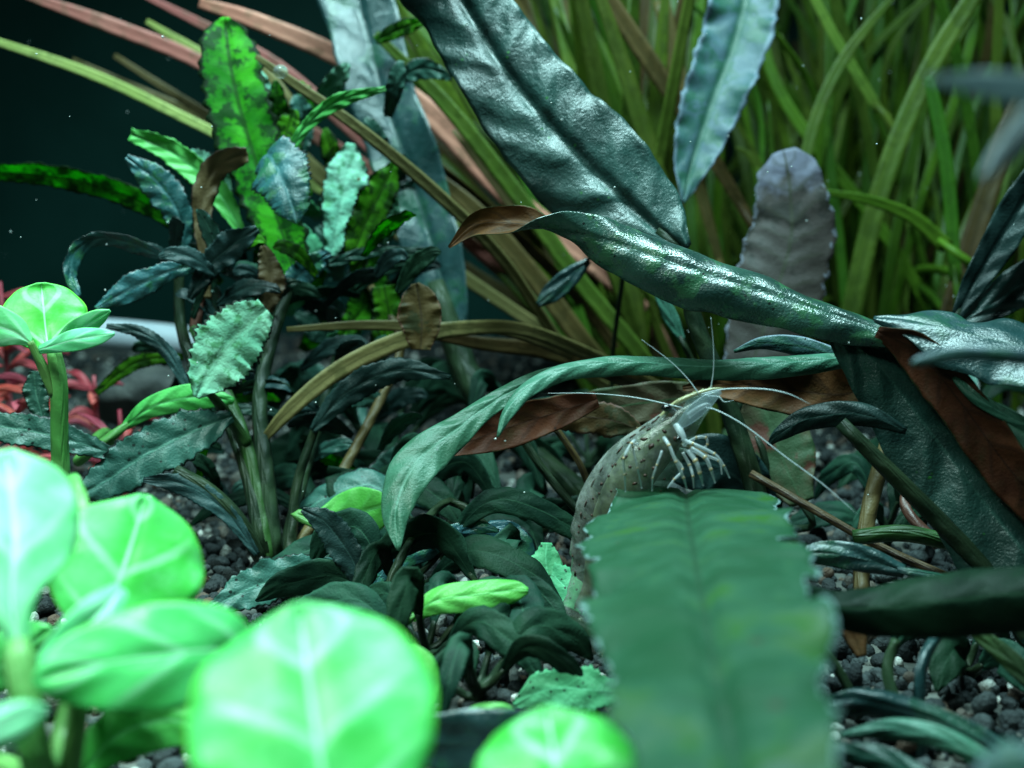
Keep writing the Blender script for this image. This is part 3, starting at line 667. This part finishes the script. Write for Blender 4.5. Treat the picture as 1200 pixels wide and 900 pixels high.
T3 = thing('round_leaved_plant', 'many-leaved lime plant whose rounded leaves overlap along the left edge', 'plant', g3, 'round lime plants in the foreground')
rl(T3, [(292, 775, 7.4, 20), (258, 762, 7.2, 52), (190, 768, 7.0, 64), (110, 780, 6.9, 52), (55, 795, 6.8, 26), (38, 800, 6.8, 5)], roll=-10)
rl(T3, [(142, 690, 7.6, 10), (115, 720, 7.4, 24), (75, 762, 7.2, 24), (38, 806, 7.0, 8)], m_lime2, fold=0.3)
rl(T3, [(112, 758, 8.2, 12), (128, 712, 8.3, 66), (148, 655, 8.5, 94), (163, 608, 8.7, 68), (170, 580, 8.8, 8)], crown=g3, srad=.1)
rl(T3, [(22, 760, 7.0, 10), (14, 700, 7.1, 30), (18, 630, 7.3, 70), (12, 565, 7.5, 62), (6, 528, 7.6, 10)], m_lime2, crown=g3, srad=.1)
rl(T3, [(-40, 870, 5.9, 20), (0, 855, 6.0, 27), (30, 840, 6.1, 20), (54, 832, 6.2, 5)], m_lime2)
rl(T3, [(92, 915, 8.3, 10), (130, 868, 8.4, 30), (185, 845, 8.5, 34), (238, 852, 8.5, 20), (262, 870, 8.5, 4)], m_bright, crown=g3)
rl(T3, [(-20, 800, 9, 22), (15, 770, 9, 34), (48, 745, 9, 20), (60, 735, 9, 4)], m_bright, crown=g3)
ptube(T3, [(92, 790, 7.0, 11), (90, 850, 7.05, 13), (80, 920, 7.1, 14), (75, 1040, 7.4, 15)], m_limestem)
ptube(T3, [(28, 800, 6.9, 9), (42, 860, 6.9, 14), (50, 930, 7.0, 15), (75, 1040, 7.4, 15)], m_limestem)
ptube(T3, [(285, 778, 7.4, 8), (270, 860, 7.6, 9), (180, 980, 7.6, 10), (75, 1040, 7.4, 15)], m_limestem)
ptube(T3, [(-30, 866, 5.9, 8), (-10, 920, 6.4, 9), (30, 1000, 7, 10), (75, 1040, 7.4, 12)], m_limestem)
ptube(T3, [(85, 560, 9.5, 8), (98, 600, 9.3, 9), (95, 700, 8.8, 10), (85, 850, 8, 11), (75, 1040, 7.4, 12)], m_limestem)
g4 = ground(75, 600) ; g4[2] = -0.1
T4 = thing('round_leaved_plant', 'sharp lime plantlet with a fan of four leaves on a thick stalk', 'plant', g4, 'round lime plants in the foreground')
rl(T4, [(58, 412, 12.9, 8), (54, 390, 13, 38), (51, 360, 13.1, 47), (49, 340, 13.2, 30), (48, 331, 13.2, 5)], m_lime)
rl(T4, [(62, 408, 12.8, 4), (90, 388, 12.6, 13), (115, 372, 12.5, 10), (129, 364, 12.5, 2)], m_lime2, roll=-20)
rl(T4, [(46, 410, 12.7, 5), (85, 399, 12.4, 13), (115, 394, 12.3, 10), (134, 391, 12.3, 2)], m_lime2, roll=10)
rl(T4, [(36, 402, 12.8, 4), (14, 388, 12.7, 20), (-20, 380, 12.6, 26), (-50, 380, 12.6, 10)], m_lime2)
ptube(T4, [(62, 405, 12.9, 8), (69, 450, 13, 10), (70, 520, 13.1, 10), (75, 610, 13.2, 11)], m_limestem)
ptube(T4, [(35, 400, 12.8, 4), (50, 430, 12.9, 6), (64, 462, 13, 7)], m_limestem)
rl(T4, [(146, 500, 14.9, 5), (180, 476, 14.9, 13), (232, 465, 14.9, 16), (274, 470, 14.9, 4)], m_bright, crown=ground(130, 600), srad=.07)
g5 = ground(440, 820); g5[2] = -.1
T5 = thing('round_leaved_plant', 'small lime plant with a flat edge-on leaf blade on a thin bent stalk', 'plant', g5, 'round lime plants in the foreground')
rl(T5, [(482, 724, 11.5, 6), (512, 704, 11.45, 17), (560, 697, 11.4, 19), (602, 692, 11.4, 14), (619, 692, 11.4, 4)], m_bright, crown=g5, srad=.05, curl=-.5, roll=15)
rl(T5, [(486, 850, 9.4, 6), (494, 815, 9.5, 20), (492, 780, 9.6, 20), (482, 756, 9.7, 5)], m_bright, crown=g5, srad=.05)
rl(T5, [(535, 842, 9.3, 3), (560, 834, 9.3, 8), (588, 831, 9.3, 7), (604, 834, 9.3, 2)], m_bright, crown=g5, srad=.04)
rl(T5, [(372, 604, 14.4, 6), (395, 604, 14.4, 24), (425, 600, 14.3, 30), (450, 592, 14.2, 18), (458, 588, 14.2, 4)], m_bright, crown=ground(420, 680), srad=.05)
leaf(T5, [(740, 905, 8.4, 20), (660, 880, 8.6, 42), (580, 872, 8.7, 44), (500, 870, 8.8, 30), (470, 870, 8.8, 5)], (m_silver, m_under), roll=20, wave=.05, nu=40, nv=12)
ptube(T5, [(720, 900, 8.45, 8), (640, 980, 8.8, 9), (520, 900, 9.4, 9), (445, 835, 9.9, 9)], m_stem)
g6 = P(1240, 1100, 5.5); g6[2] = -.1
T6 = thing('round_leaved_plant', 'pale blurred rounded leaf tip rising by the low toothed plant', 'plant', g6, 'round lime plants in the foreground')
rl(T6, [(1225, 990, 5.0, 30), (1205, 930, 5.1, 58), (1185, 888, 5.2, 40), (1178, 868, 5.3, 6)], m_silver2, crown=g6)

# grey out-of-focus bits near the glass on the right
gq = P(1400, 1000, 7); gq[2] = -.1
Q = thing('withered_plant', 'thin grey out-of-focus withered leaves reaching in over the right side', 'plant', gq)
leaf(Q, [(1300, 120, 5.0, 14), (1210, 106, 5.0, 18), (1150, 98, 5.0, 14), (1088, 92, 5.0, 3)], m_grey, nu=30, nv=8, wave=.05)
leaf(Q, [(1260, 95, 5.1, 8), (1215, 135, 5.1, 17), (1185, 170, 5.1, 17), (1150, 210, 5.1, 4)], m_grey, nu=30, nv=8, wave=.05)
leaf(Q, [(1330, 430, 7.3, 10), (1220, 420, 7.4, 10), (1130, 415, 7.5, 9), (1075, 424, 7.6, 6), (1068, 426, 7.6, 2)], (m_silver2, m_silver), nu=30, nv=8, wave=.04, curl=-.5)
ptube(Q, [(1250, 110, 5.05, 10), (1330, 200, 5.4, 10), (1390, 480, 6.2, 12), (1400, 1000, 7, 14)], m_stem)
ptube(Q, [(1320, 430, 7.3, 9), (1390, 620, 7.2, 10), (1400, 1000, 7, 14)], m_stem)

# ---------------------------------------------------------------- grassy clumps behind
def blade(t, pts, mt, nu=26, **kw):
    k = dict(wave=0.03, wfreq=2, nu=nu, nv=4, thick=0.02, fold=0.18, jitter=.3)
    k.update(kw)
    return leaf(t, pts, (mt, mt), name='blade', **k)
gg = ground(1010, 455); gg[2] = -.1
GR = thing('grass_plant', 'dense clump of long green ribbon blades filling the background at right', 'plant', gg)
for k in range(285):
    d = R.uniform(23.5, 33) if k < 150 else R.uniform(30, 36)
    gy = 450 + FPX * (math.tan(math.atan2(5, d) - PITCH)) 
    bx = R.gauss(1010, 150); bx = min(max(bx, 790), 1330)
    lean = R.gauss((bx - 960) * 0.35, 130)
    top = R.uniform(-260, -20) if R.random() < .8 else R.uniform(0, 200)
    bend = R.gauss((bx - 980) * .12, 55)
    w = R.uniform(3, 7)
    d2 = d + R.uniform(-3, 2)
    m = R.choices([m_bl[0], m_bl[1], m_bl[2], m_bl[3], m_bl[4]], [5, 5, 4, 1.6, 1.2])[0]
    rr_ = R.uniform(-50, 50)
    blade(GR, [(bx, gy + 12, d, w * .8, rr_), (bx + lean * .22 + bend * .5, gy * .68 + top * .32, d - .3, w, rr_), (bx + lean * .58 + bend, gy * .33 + top * .67, (d + d2) / 2, w * .95, rr_ * .5), (bx + lean, top, d2, w * .25, 0)], m)
hand = [([(930, 330, 22, 5), (945, 180, 22, 7), (985, 75, 22, 7), (1060, -20, 22, 3)], m_bl[2]),
        ([(985, 420, 21.5, 12), (1030, 230, 21.3, 12), (1085, 90, 21.2, 12), (1150, -20, 21, 10)], m_bl[2]),
        ([(1120, 330, 20.5, 7), (1110, 200, 20.4, 8), (1092, 105, 20.4, 7), (1088, 90, 20.4, 2)], m_bl[1]),
        ([(1110, 290, 20.3, 9), (1070, 255, 20.3, 8), (1020, 235, 20.3, 6), (955, 223, 20.3, 3)], m_bl[0]),
        ([(890, 200, 21.5, 3), (878, 182, 21.5, 4), (862, 172, 21.5, 1)], m_bl[3]),
        ([(1030, 130, 23, 6), (985, 55, 23, 6), (950, -10, 23, 5)], m_bl[3]),
        ([(1100, 420, 21, 14), (1150, 250, 21, 13), (1195, 120, 21, 12), (1260, 0, 21, 8)], m_bl[4]),
        ([(880, 260, 20.5, 6), (820, 160, 20.5, 9), (760, 70, 20.4, 11), (700, -20, 20.3, 10)], m_bl[4]),
        ([(850, 330, 21, 4), (818, 210, 21, 8), (800, 120, 21, 10), (775, 0, 21, 10)], m_bl[4])]
for pts, m in hand:
    x, y, d, w = pts[0]
    b = ground(1010 + (x - 1010) * .4, 470)
    blade(GR, pts, m, stalk=b, srad=.09, smat=m)

gl = ground(790, 480); gl[2] = -.1
GL = thing('grass_plant', 'sprawling clump of bronze and pink ribbon blades sweeping back behind the big dark leaf', 'plant', gl)
for k in range(95):
    d = R.uniform(20.5, 27)
    gy = 450 + FPX * (math.tan(math.atan2(5, d) - PITCH))
    bx = R.uniform(700, 860)
    tx = R.uniform(380, 830); ty = R.uniform(-160, 10)
    if R.random() < .25: tx, ty = R.uniform(420, 560), R.uniform(20, 240)
    d2 = d + R.uniform(-2, 2)
    w = R.uniform(6, 12)
    sag = R.uniform(0, 50)
    m = R.choices([m_bl[0], m_bl[2], m_bl[4], m_tan, m_bl[5], m_bl[1], m_bl[3]], [4, 6, 4, 1.5, 0, 3, .8])[0]
    rr_ = R.uniform(-45, 45)
    blade(GL, [(bx, gy + 12, d, w * .7, rr_), (bx + (tx - bx) * .3, gy + (ty - gy) * .36 - sag * .4, d, w, rr_), (bx + (tx - bx) * .66, gy + (ty - gy) * .7 - sag * .3, (d + d2) / 2, w, rr_), (tx, ty, d2, w * .3, 0)], m)
hand2 = [([(640, 300, 22, 8), (430, 245, 21.5, 7), (240, 150, 21, 6), (110, 88, 21, 6), (-30, 40, 21, 4)], m_straw),
         ([(520, 260, 22, 8), (340, 140, 21.6, 9), (235, 73, 21.4, 9), (130, 30, 21.2, 9), (30, -6, 21, 5)], m_bl[5]),
         ([(600, 330, 22.5, 8), (420, 160, 22, 8), (330, 80, 22, 7), (255, 38, 22, 6), (160, -10, 22, 3)], m_bl[5]),
         ([(740, 350, 21, 12), (600, 232, 20.8, 14), (500, 130, 20.6, 14), (400, 68, 20.5, 12), (300, 25, 20.5, 10), (234, 3, 20.5, 6)], m_bl[5]),
         ([(420, 190, 22.4, 6), (300, 110, 22.2, 6), (240, 66, 22, 6), (172, 25, 22, 3)], m_straw),
         ([(460, 260, 23, 6), (320, 180, 22.5, 7), (235, 130, 22, 6), (134, 65, 22, 3)], m_tan),
         ([(480, 270, 23.5, 6), (330, 185, 23, 7), (235, 138, 22.5, 7), (160, 105, 22.3, 6), (85, 70, 22.2, 3)], m_tan),
         ([(690, 440, 19, 6), (590, 305, 17.8, 7), (510, 225, 17.2, 8), (420, 150, 16.8, 7), (345, 98, 16.6, 6), (300, 66, 16.5, 3)], m_tan),
         ([(380, 210, 20.5, 10), (340, 130, 20.4, 12), (300, 75, 20.4, 9), (270, 40, 20.4, 3)], m_tan),
         ([(700, 420, 17.5, 8), (620, 388, 16.4, 8), (555, 384, 15.8, 9), (480, 396, 15.4, 11), (400, 432, 15.2, 11), (340, 480, 15, 9), (305, 520, 15, 4)], m_tan),
         ([(620, 395, 16.8, 7), (520, 385, 16.2, 7), (430, 381, 15.9, 6), (336, 386, 15.7, 3)], m_tan),
         ([(720, 440, 18, 9), (640, 412, 17.5, 10), (560, 402, 17, 8), (470, 385, 16.8, 4)], m_bl[4]),
         ([(760, 430, 19.5, 10), (680, 330, 19.3, 10), (600, 220, 19.2, 10), (520, 120, 19.1, 9), (440, 40, 19, 5)], m_bl[2]),
         ([(700, 420, 19.5, 11), (630, 330, 19.3, 12), (560, 250, 19.2, 11), (490, 190, 19.2, 5)], m_bl[4]),
         ([(800, 380, 19.8, 8), (760, 330, 19.8, 14), (690, 250, 19.8, 12), (600, 130, 19.8, 10), (540, 40, 19.8, 5)], m_bl[2])]
for pts, m in hand2:
    d = max(pts[0][2] + 1, 20.5)
    blade(GL, [(R.uniform(765, 830), 480, d, 6)] + pts, m, nu=48)

# ---------------------------------------------------------------- red stem plants far left
def redplant(px, py, d, n, hgt, label):
    g0 = P(px, py, d); top = g0.copy(); g0[2] = -.1
    t = thing('red_stem_plant', label, 'plant', g0, 'red plants at the far left')
    tube(t, [(*g0, .05), (*(g0 * .5 + top * .5), .045), (*top, .03)], m_red, 'stem', 8, 6)
    for k in range(n):
        f = R.uniform(.15, 1); b = g0 + (top - g0) * f
        az = R.uniform(0, 6.28); l = R.uniform(.5, 1.0)
        e = b + np.array([math.cos(az), math.sin(az) * .8, R.uniform(-.1, .6)]) * l
        mpt = (b + e) / 2 + np.array([0, 0, .12])
        leaf(t, [(*b, .03), (*mpt, R.uniform(.04, .075)), (*e, .012)], m_red, world_pts=True, nu=14, nv=6, wave=.05, thick=.015)
redplant(0, 330, 19, 22, 3, 'red stem plant whose top stands behind the fan of lime leaves')
redplant(45, 420, 18.5, 16, 2, 'short red stem plant growing behind the thick lime stalk')
redplant(110, 440, 19, 14, 2, 'small red stem plant beside the dark stone')
redplant(140, 480, 17.5, 10, 1.4, 'tiny red shoots behind the flat speckled dark leaf')
redplant(-30, 400, 18, 20, 3, 'dense red stem plant half outside the left edge')
redplant(20, 470, 17, 12, 1.4, 'low pinkish red shoots on the gravel near the lime stalk')

# ---------------------------------------------------------------- the shrimp
def shrimpmat():
    g = G('shrimp_shell'); co, tc = g.coords()
    n = g.noise(co, 5, 5, .65)
    col = g.mix(g.step(n, .40, .66), (0.15, 0.17, 0.15), (0.38, 0.41, 0.38))
    rim = g.n('ShaderNodeLayerWeight'); rim.inputs['Blend'].default_value = .3
    p = g.principled(Base_Color=col, Roughness=.2, Specular_IOR_Level=.8, Subsurface_Weight=.25, Subsurface_Radius=(.004, .004, .003))
    p.inputs['Subsurface Scale'].default_value = .5
    g.t.links.new(g.bump(g.noise(co, 14, 3), .25, .0003), p.inputs['Normal'])
    tb = g.n('ShaderNodeBsdfTransparent'); tb.inputs[0].default_value = (.80, .92, .82, 1)
    lw = g.n('ShaderNodeLayerWeight'); lw.inputs['Blend'].default_value = .35
    mx = g.n('ShaderNodeMixShader')
    g.put(mx.inputs[0], g.math('MULTIPLY_ADD', lw.outputs['Facing'], .62, .20, clamp=True))
    g.t.links.new(tb.outputs[0], mx.inputs[1]); g.t.links.new(p.outputs[0], mx.inputs[2])
    return g.finish(mx.outputs[0])
def glassy(name, col, alpha, rough=.25):
    g = G(name)
    p = g.principled(Base_Color=col, Roughness=rough, Specular_IOR_Level=.6, Alpha=alpha)
    return g.finish(p.outputs[0])
m_shell = shrimpmat()
m_flesh = simple('shrimp_flesh', (0.17, 0.16, 0.10), .6, .2, 5, (0.045, 0.05, 0.03), .3)
m_head = glassy('shrimp_head', (0.24, 0.33, 0.38), .28)
m_headflesh = simple('shrimp_head_flesh', (0.26, 0.34, 0.38), .5, .4, 7, (0.10, 0.14, 0.15), .4)
m_leg = glassy('shrimp_leg', (0.40, 0.46, 0.48), .5)
m_joint = glassy('shrimp_joint', (0.36, 0.27, 0.15), .9)
m_ant = glassy('shrimp_antenna', (0.36, 0.42, 0.44), .85)
m_spot = simple('shrimp_spot', (0.03, 0.014, 0.010), .5, .3, 8, (0.05, 0.02, 0.012), .1)
m_eye = simple('shrimp_eye', (0.004, 0.004, 0.005), .12, .7, 8, None, 0)
m_yellow = glassy('shrimp_rostrum', (0.34, 0.33, 0.18), .85)

sb = P(804, 572, 11.75)
S = thing('shrimp', 'translucent grey shrimp with dark speckles perched behind the toothed leaf top', 'shrimp', sb)
SD = 12.1
body_rows = [(842, 460, 11.75, 3), (830, 468, 11.78, 9), (815, 479, 11.82, 15), (803, 490, 11.86, 20), (789, 505, 11.9, 26), (772, 524, 11.95, 33), (752, 546, 12.0, 40), (733, 571, 12.1, 43),
             (715, 603, 12.2, 42), (705, 640, 12.3, 37), (697, 676, 12.35, 29), (682, 708, 12.3, 22), (662, 731, 12.25, 15), (648, 745, 12.2, 9)]
def body(rows, mat, name, scale=1.0, n=70, k=28, seg=True, spines=False):
    rr = [(*P(x, y, d), w * d / FPX) for x, y, d, w in rows]
    c = catmull(rr, n)
    V, F, uv = [], [], []
    for i in range(n):
        T = nrm(c[min(i + 1, n - 1), :3] - c[max(i - 1, 0), :3])
        Sd, N = frame_at(c[i, :3], T, 0)
        u = i / (n - 1)
        for j in range(k):
            th = 2 * math.pi * j / k
            r = c[i, 3] * scale
            if seg and u > .56:       # overlapping abdomen rings
                r *= 1 + .10 * (((u - .56) * 14) % 1.0 - .5)
            a, b = math.cos(th), math.sin(th)
            flat = .80
            V.append(c[i, :3] + r * (a * Sd + flat * b * N)); uv.append((u, j / k))
    for i in range(n - 1):
        for j in range(k):
            a = i * k + j; b = i * k + (j + 1) % k
            F.append((a, b, b + k, a + k))
    F.append(tuple(range(k - 1, -1, -1))); F.append(tuple((n - 1) * k + j for j in range(k)))
    return mesh_obj(name, V, F, mat, S, None, uv), V, F
bo, BV, BF = body(body_rows, m_shell, 'body')
body([(806, 489, 11.86, 7), (778, 516, 11.93, 20), (750, 546, 12.02, 25), (722, 590, 12.13, 22), (705, 640, 12.3, 18), (694, 685, 12.3, 11), (678, 713, 12.3, 6)], m_flesh, 'organs', 1, 40, 16, False)
body([(832, 467, 11.74, 3), (818, 477, 11.78, 7), (803, 490, 11.84, 11), (790, 503, 11.88, 10), (782, 511, 11.9, 4)], m_headflesh, 'head_organs', 1, 24, 14, False)
ptube(S, [(792, 498, 11.66, 4), (798, 507, 11.6, 4.4), (802, 516, 11.58, 3), (803, 523, 11.6, 1.5)], m_leg, 'head_limb', 12, 8)
ptube(S, [(806, 488, 11.66, 4), (818, 479, 11.62, 3.6), (829, 474, 11.6, 2.4), (834, 477, 11.6, 1.4)], m_leg, 'head_limb', 12, 8)
bvh = BVHTree.FromPolygons([Vector(v) for v in BV], BF)
def spot(px, py, r, stretch=1.0, ang=0.0):
    o = Vector(CAM); d = Vector(nrm(P(px, py, 10) - CAM))
    hit, nn, idx, dist = bvh.ray_cast(o, d)
    if hit is None: return
    hit = np.array(hit); nn = nrm(np.array(nn))
    if np.dot(nn, np.array(d)) > 0: nn = -nn
    ax = RGT * math.cos(ang) - UPV * math.sin(ang); ax = nrm(ax - nn * np.dot(ax, nn)); ay = np.cross(nn, ax)
    rc = r * dist / FPX
    V, F = [hit + nn * .012], []
    K = 10
    for j in range(K):
        th = 2 * math.pi * j / K; q = 1 + R.uniform(-.2, .2)
        V.append(hit + nn * .003 + rc * q * (math.cos(th) * stretch * ax + math.sin(th) * ay))
    for j in range(K): F.append((0, 1 + j, 1 + (j + 1) % K))
    F.append(tuple(range(K, 0, -1)))
    mesh_obj('speckle', V, F, m_spot, S)
sc = 340 / 1200.
for cx, cy, r, st, an in [(560, 443, 2.2, 1.2, .5), (505, 505, 2.6, 1.8, -.8), (475, 475, 2.2, 2, 0), (455, 515, 1.8, 1, 0), (517, 595, 2.2, 1.1, 0), (480, 625, 2, 1, 0), (475, 562, 1.8, 1, 0), (464, 567, 1.8, 1, 0),
                          (395, 550, 2.8, 1.6, -.3), (418, 590, 2, 1, 0), (358, 580, 1.8, 1, 0), (346, 586, 1.8, 1, 0), (330, 628, 1.8, 1, 0), (300, 660, 1.8, 1.3, -.6), (437, 658, 2, 1.6, -.4), (613, 474, 3.6, 1.2, 0),
                          (375, 520, 1.5, 4, -.9), (430, 462, 1.6, 3, -.6), (410, 490, 1.5, 1.5, 0), (300, 600, 1.2, 4, -.9), (265, 655, 1.2, 5, -.9), (235, 740, 1.2, 4, -1.1), (215, 790, 1.2, 4, -1.2), (470, 430, 1.8, 3, -.5),
                          (520, 400, 1.8, 3, -.7), (535, 385, 1.4, 2, -1), (495, 435, 1.6, 2, -.5), (260, 790, 1.6, 1, 0), (230, 800, 1.5, 1, 0), (240, 850, 1.6, 1, 0), (205, 860, 1.6, 1, 0), (265, 720, 1.6, 1, 0), (560, 640, 1.6, 1, 0),
                          (290, 700, 1.7, 1, 0), (340, 690, 1.7, 1, 0), (400, 620, 1.5, 1, 0), (535, 480, 1.5, 1, 0), (590, 560, 1.5, 1, 0), (545, 690, 1.7, 1, 0), (440, 560, 1.3, 1, 0)]:
    spot(620 + cx * sc, 380 + cy * sc, r, st, an)
for k in range(26):     # tail end
    spot(R.uniform(655, 712), R.uniform(610, 730), R.uniform(1.2, 2), R.choice([1, 1, 2.5]), -1.0)
def ell(name, px, py, d, rx, ry, mat, rz=None, par=None):
    c = P(px, py, d); bm = bmesh.new(); bmesh.ops.create_uvsphere(bm, u_segments=16, v_segments=10, radius=1)
    k = d / FPX
    V = [c + k * (v.co[0] * rx * RGT + v.co[1] * (rz or rx) * FWD + v.co[2] * ry * UPV) for v in bm.verts]
    F = [tuple(v.index for v in f.verts) for f in bm.faces]; bm.free()
    return mesh_obj(name, V, F, mat, par or S)
ell('eye', 781, 478, 11.75, 6.5, 4.6, m_eye)
ell('eye', 795, 514, 11.45, 3.6, 3.2, m_eye)
ptube(S, [(781, 479, 11.75, 3), (790, 482, 11.8, 4), (800, 488, 11.85, 4)], m_head, 'eye_stalk', 8, 8)
# rostrum with teeth
ros = ptube(S, [(770, 494, 11.9, 3), (790, 474, 11.8, 3.2), (812, 463, 11.75, 2.8), (835, 456, 11.7, 1.6), (848, 455, 11.7, .6)], m_yellow, 'rostrum', 18, 8)
for k, (x, y) in enumerate([(782, 478), (790, 471), (799, 466), (808, 462), (818, 459), (828, 456)]):
    ptube(ros, [(x, y + 3, 11.78, 1.5), (x + 3, y - 1, 11.77, .9), (x + 7, y - 4, 11.76, .3)], m_yellow, 'rostrum_tooth', 5, 5)
for pts in ([(800, 478, 11.72, 1.6), (745, 466, 11.9, 1.3), (690, 461, 12.1, 1.0), (634, 461, 12.3, .5)],
            [(822, 462, 11.7, 2.0), (850, 456, 11.6, 1.9), (895, 456, 11.5, 1.7), (925, 462, 11.4, 1.3), (950, 474, 11.35, .5)],
            [(832, 460, 11.7, 1.6), (836, 435, 11.7, 1.2), (836, 405, 11.7, 1.0), (833, 372, 11.7, .4)],
            [(820, 463, 11.7, 1.6), (806, 444, 11.75, 1.2), (785, 423, 11.8, .9), (752, 398, 11.9, .4)],
            [(818, 482, 11.7, 2.6), (832, 478, 11.65, 2.0), (870, 497, 11.5, 1.8), (920, 535, 11.3, 1.5), (965, 568, 11.1, 1.2), (1005, 603, 10.9, .5)],
            [(828, 464, 11.7, 1.8), (842, 465, 11.65, 1.6), (849, 471, 11.6, 1.3), (860, 469, 11.6, .6)]):
    pts = [(x, y, d, r_ * .48) for x, y, d, r_ in pts]
    ptube(S, pts, m_ant, 'antenna', 22, 6)
leaf(S, [(796, 500, 11.64, 4), (812, 485, 11.6, 9), (829, 470, 11.58, 8), (845, 459, 11.57, 2)], m_head, name='antennal_scale', nu=20, nv=8, thick=.015, wave=.03)
leaf(S, [(800, 488, 11.9, 4), (814, 474, 11.9, 10), (830, 463, 11.9, 7), (842, 456, 11.9, 2)], m_head, name='antennal_scale', nu=20, nv=8, thick=.015, wave=.03)
def leg(pts, joints=True, w=0.7):
    o = ptube(S, [(x, y, d, r * w) for x, y, d, r in pts], m_leg, 'leg', 16, 7)
    if joints:
        for x, y, d, r in pts[1:-1]:
            ell('leg_joint', x, y, d, r * w * 1.1, r * w * 1.15, m_joint, None, o)
leg([(778, 513, 11.5, 3.4), (784, 522, 11.42, 3.2), (792, 541, 11.4, 2.8), (801, 560, 11.45, 2.4), (805, 574, 11.6, 1.2)])
leg([(744, 516, 11.5, 3.0), (740, 520, 11.45, 3.0), (731, 537, 11.42, 2.6), (732, 556, 11.5, 2.2), (733, 576, 11.7, 1.4)])
leg([(748, 520, 11.5, 2.4), (742, 524, 11.48, 2.2), (747, 548, 11.5, 1.8), (752, 572, 11.7, 1.2)])
leg([(776, 528, 11.5, 2.4), (770, 545, 11.5, 2.2), (765, 560, 11.55, 1.8), (764, 575, 11.7, 1.2)])
leg([(800, 515, 11.6, 3), (812, 520, 11.5, 3), (837, 532, 11.45, 2.6), (848, 546, 11.45, 2.2), (855, 560, 11.5, 1)])
leg([(800, 522, 11.7, 3), (816, 513, 11.7, 2.6), (827, 513, 11.7, 2.6), (829, 521, 11.7, 2.4), (822, 526, 11.7, 1.6)])
leg([(806, 528, 11.55, 4), (815, 540, 11.5, 4.5), (820, 554, 11.5, 3.6), (824, 569, 11.6, 1.4)])
leg([(810, 525, 11.6, 3.6), (826, 536, 11.55, 4), (833, 550, 11.55, 3), (838, 566, 11.6, 1.2)])
leg([(800, 530, 11.7, 3), (808, 545, 11.7, 3), (812, 558, 11.65, 2.4), (813, 572, 11.7, 1.0)])
leg([(796, 526, 11.8, 3), (818, 532, 11.75, 3), (842, 540, 11.7, 2.2), (846, 556, 11.7, 1.0)], w=.8)
leg([(790, 535, 11.8, 3), (800, 550, 11.75, 2.6), (790, 562, 11.7, 2.2), (782, 572, 11.7, 1.0)])
for x in (700, 690, 684):
    ptube(S, [(x + 12, 640, 12.1, 5), (x + 22, 660, 12.0, 4), (x + 26, 680, 12.0, 1.5)], m_leg, 'swimmeret', 10, 7)
for x1, y1, dd in ((637, 738, 12.0), (641, 752, 12.2), (655, 762, 12.3), (668, 758, 12.4)):
    leaf(S, [(654, 732, 12.25, 4), ((654 + x1) / 2, (732 + y1) / 2, 12.2, 9), (x1, y1, dd, 5), (x1 - 1, y1 + 3, dd, 1)], m_head, name='tail_fan', nu=16, nv=6, thick=.012)

# ---------------------------------------------------------------- bubbles and drifting specks
def bubblemat():
    g = G('air_bubble'); p = g.principled(Base_Color=(.9, 1, 1), Roughness=.03, IOR=1.12, Transmission_Weight=.9, Specular_IOR_Level=.8)
    return g.finish(p.outputs[0])
m_bub = bubblemat()
def bubble(px, py, d, r, label):
    c = P(px, py, d); bm = bmesh.new(); bmesh.ops.create_uvsphere(bm, u_segments=20, v_segments=14, radius=1)
    V = [c + r * np.array([v.co[0], v.co[1], v.co[2] * .92]) for v in bm.verts]; F = [tuple(v.index for v in f.verts) for f in bm.faces]; bm.free()
    o = mesh_obj('air_bubble', V, F, m_bub); o['label'] = label; o['category'] = 'bubble'
bubble(329, 84, 16.4, .11, 'round air bubble clinging to the tan ribbon blade')
bubble(164, 109, 22.2, .07, 'tiny air bubble on a thin faint tan blade')
m_speck = simple('drifting_debris', (0.55, .62, .6), .7, .2, 9, None, 0)
rng = random.Random(5)
V, F = [], []
for k in range(170):
    d = rng.uniform(11, 26); c = P(rng.uniform(-20, 1220), rng.uniform(-20, 620), d); r = rng.uniform(.006, .016)
    i0 = len(V)
    for v in ((1, 0, 0), (-1, 0, 0), (0, 1, 0), (0, -1, 0), (0, 0, 1), (0, 0, -1)):
        V.append(c + r * np.array(v) * rng.uniform(.6, 1.4))
    F += [(i0 + a, i0 + b, i0 + e) for a, b, e in ((0, 2, 4), (2, 1, 4), (1, 3, 4), (3, 0, 4), (2, 0, 5), (1, 2, 5), (3, 1, 5), (0, 3, 5))]
o = mesh_obj('drifting_specks', V, F, m_speck); o['kind'] = 'stuff'; o['label'] = 'tiny pale specks drifting in the tank water'; o['category'] = 'debris'
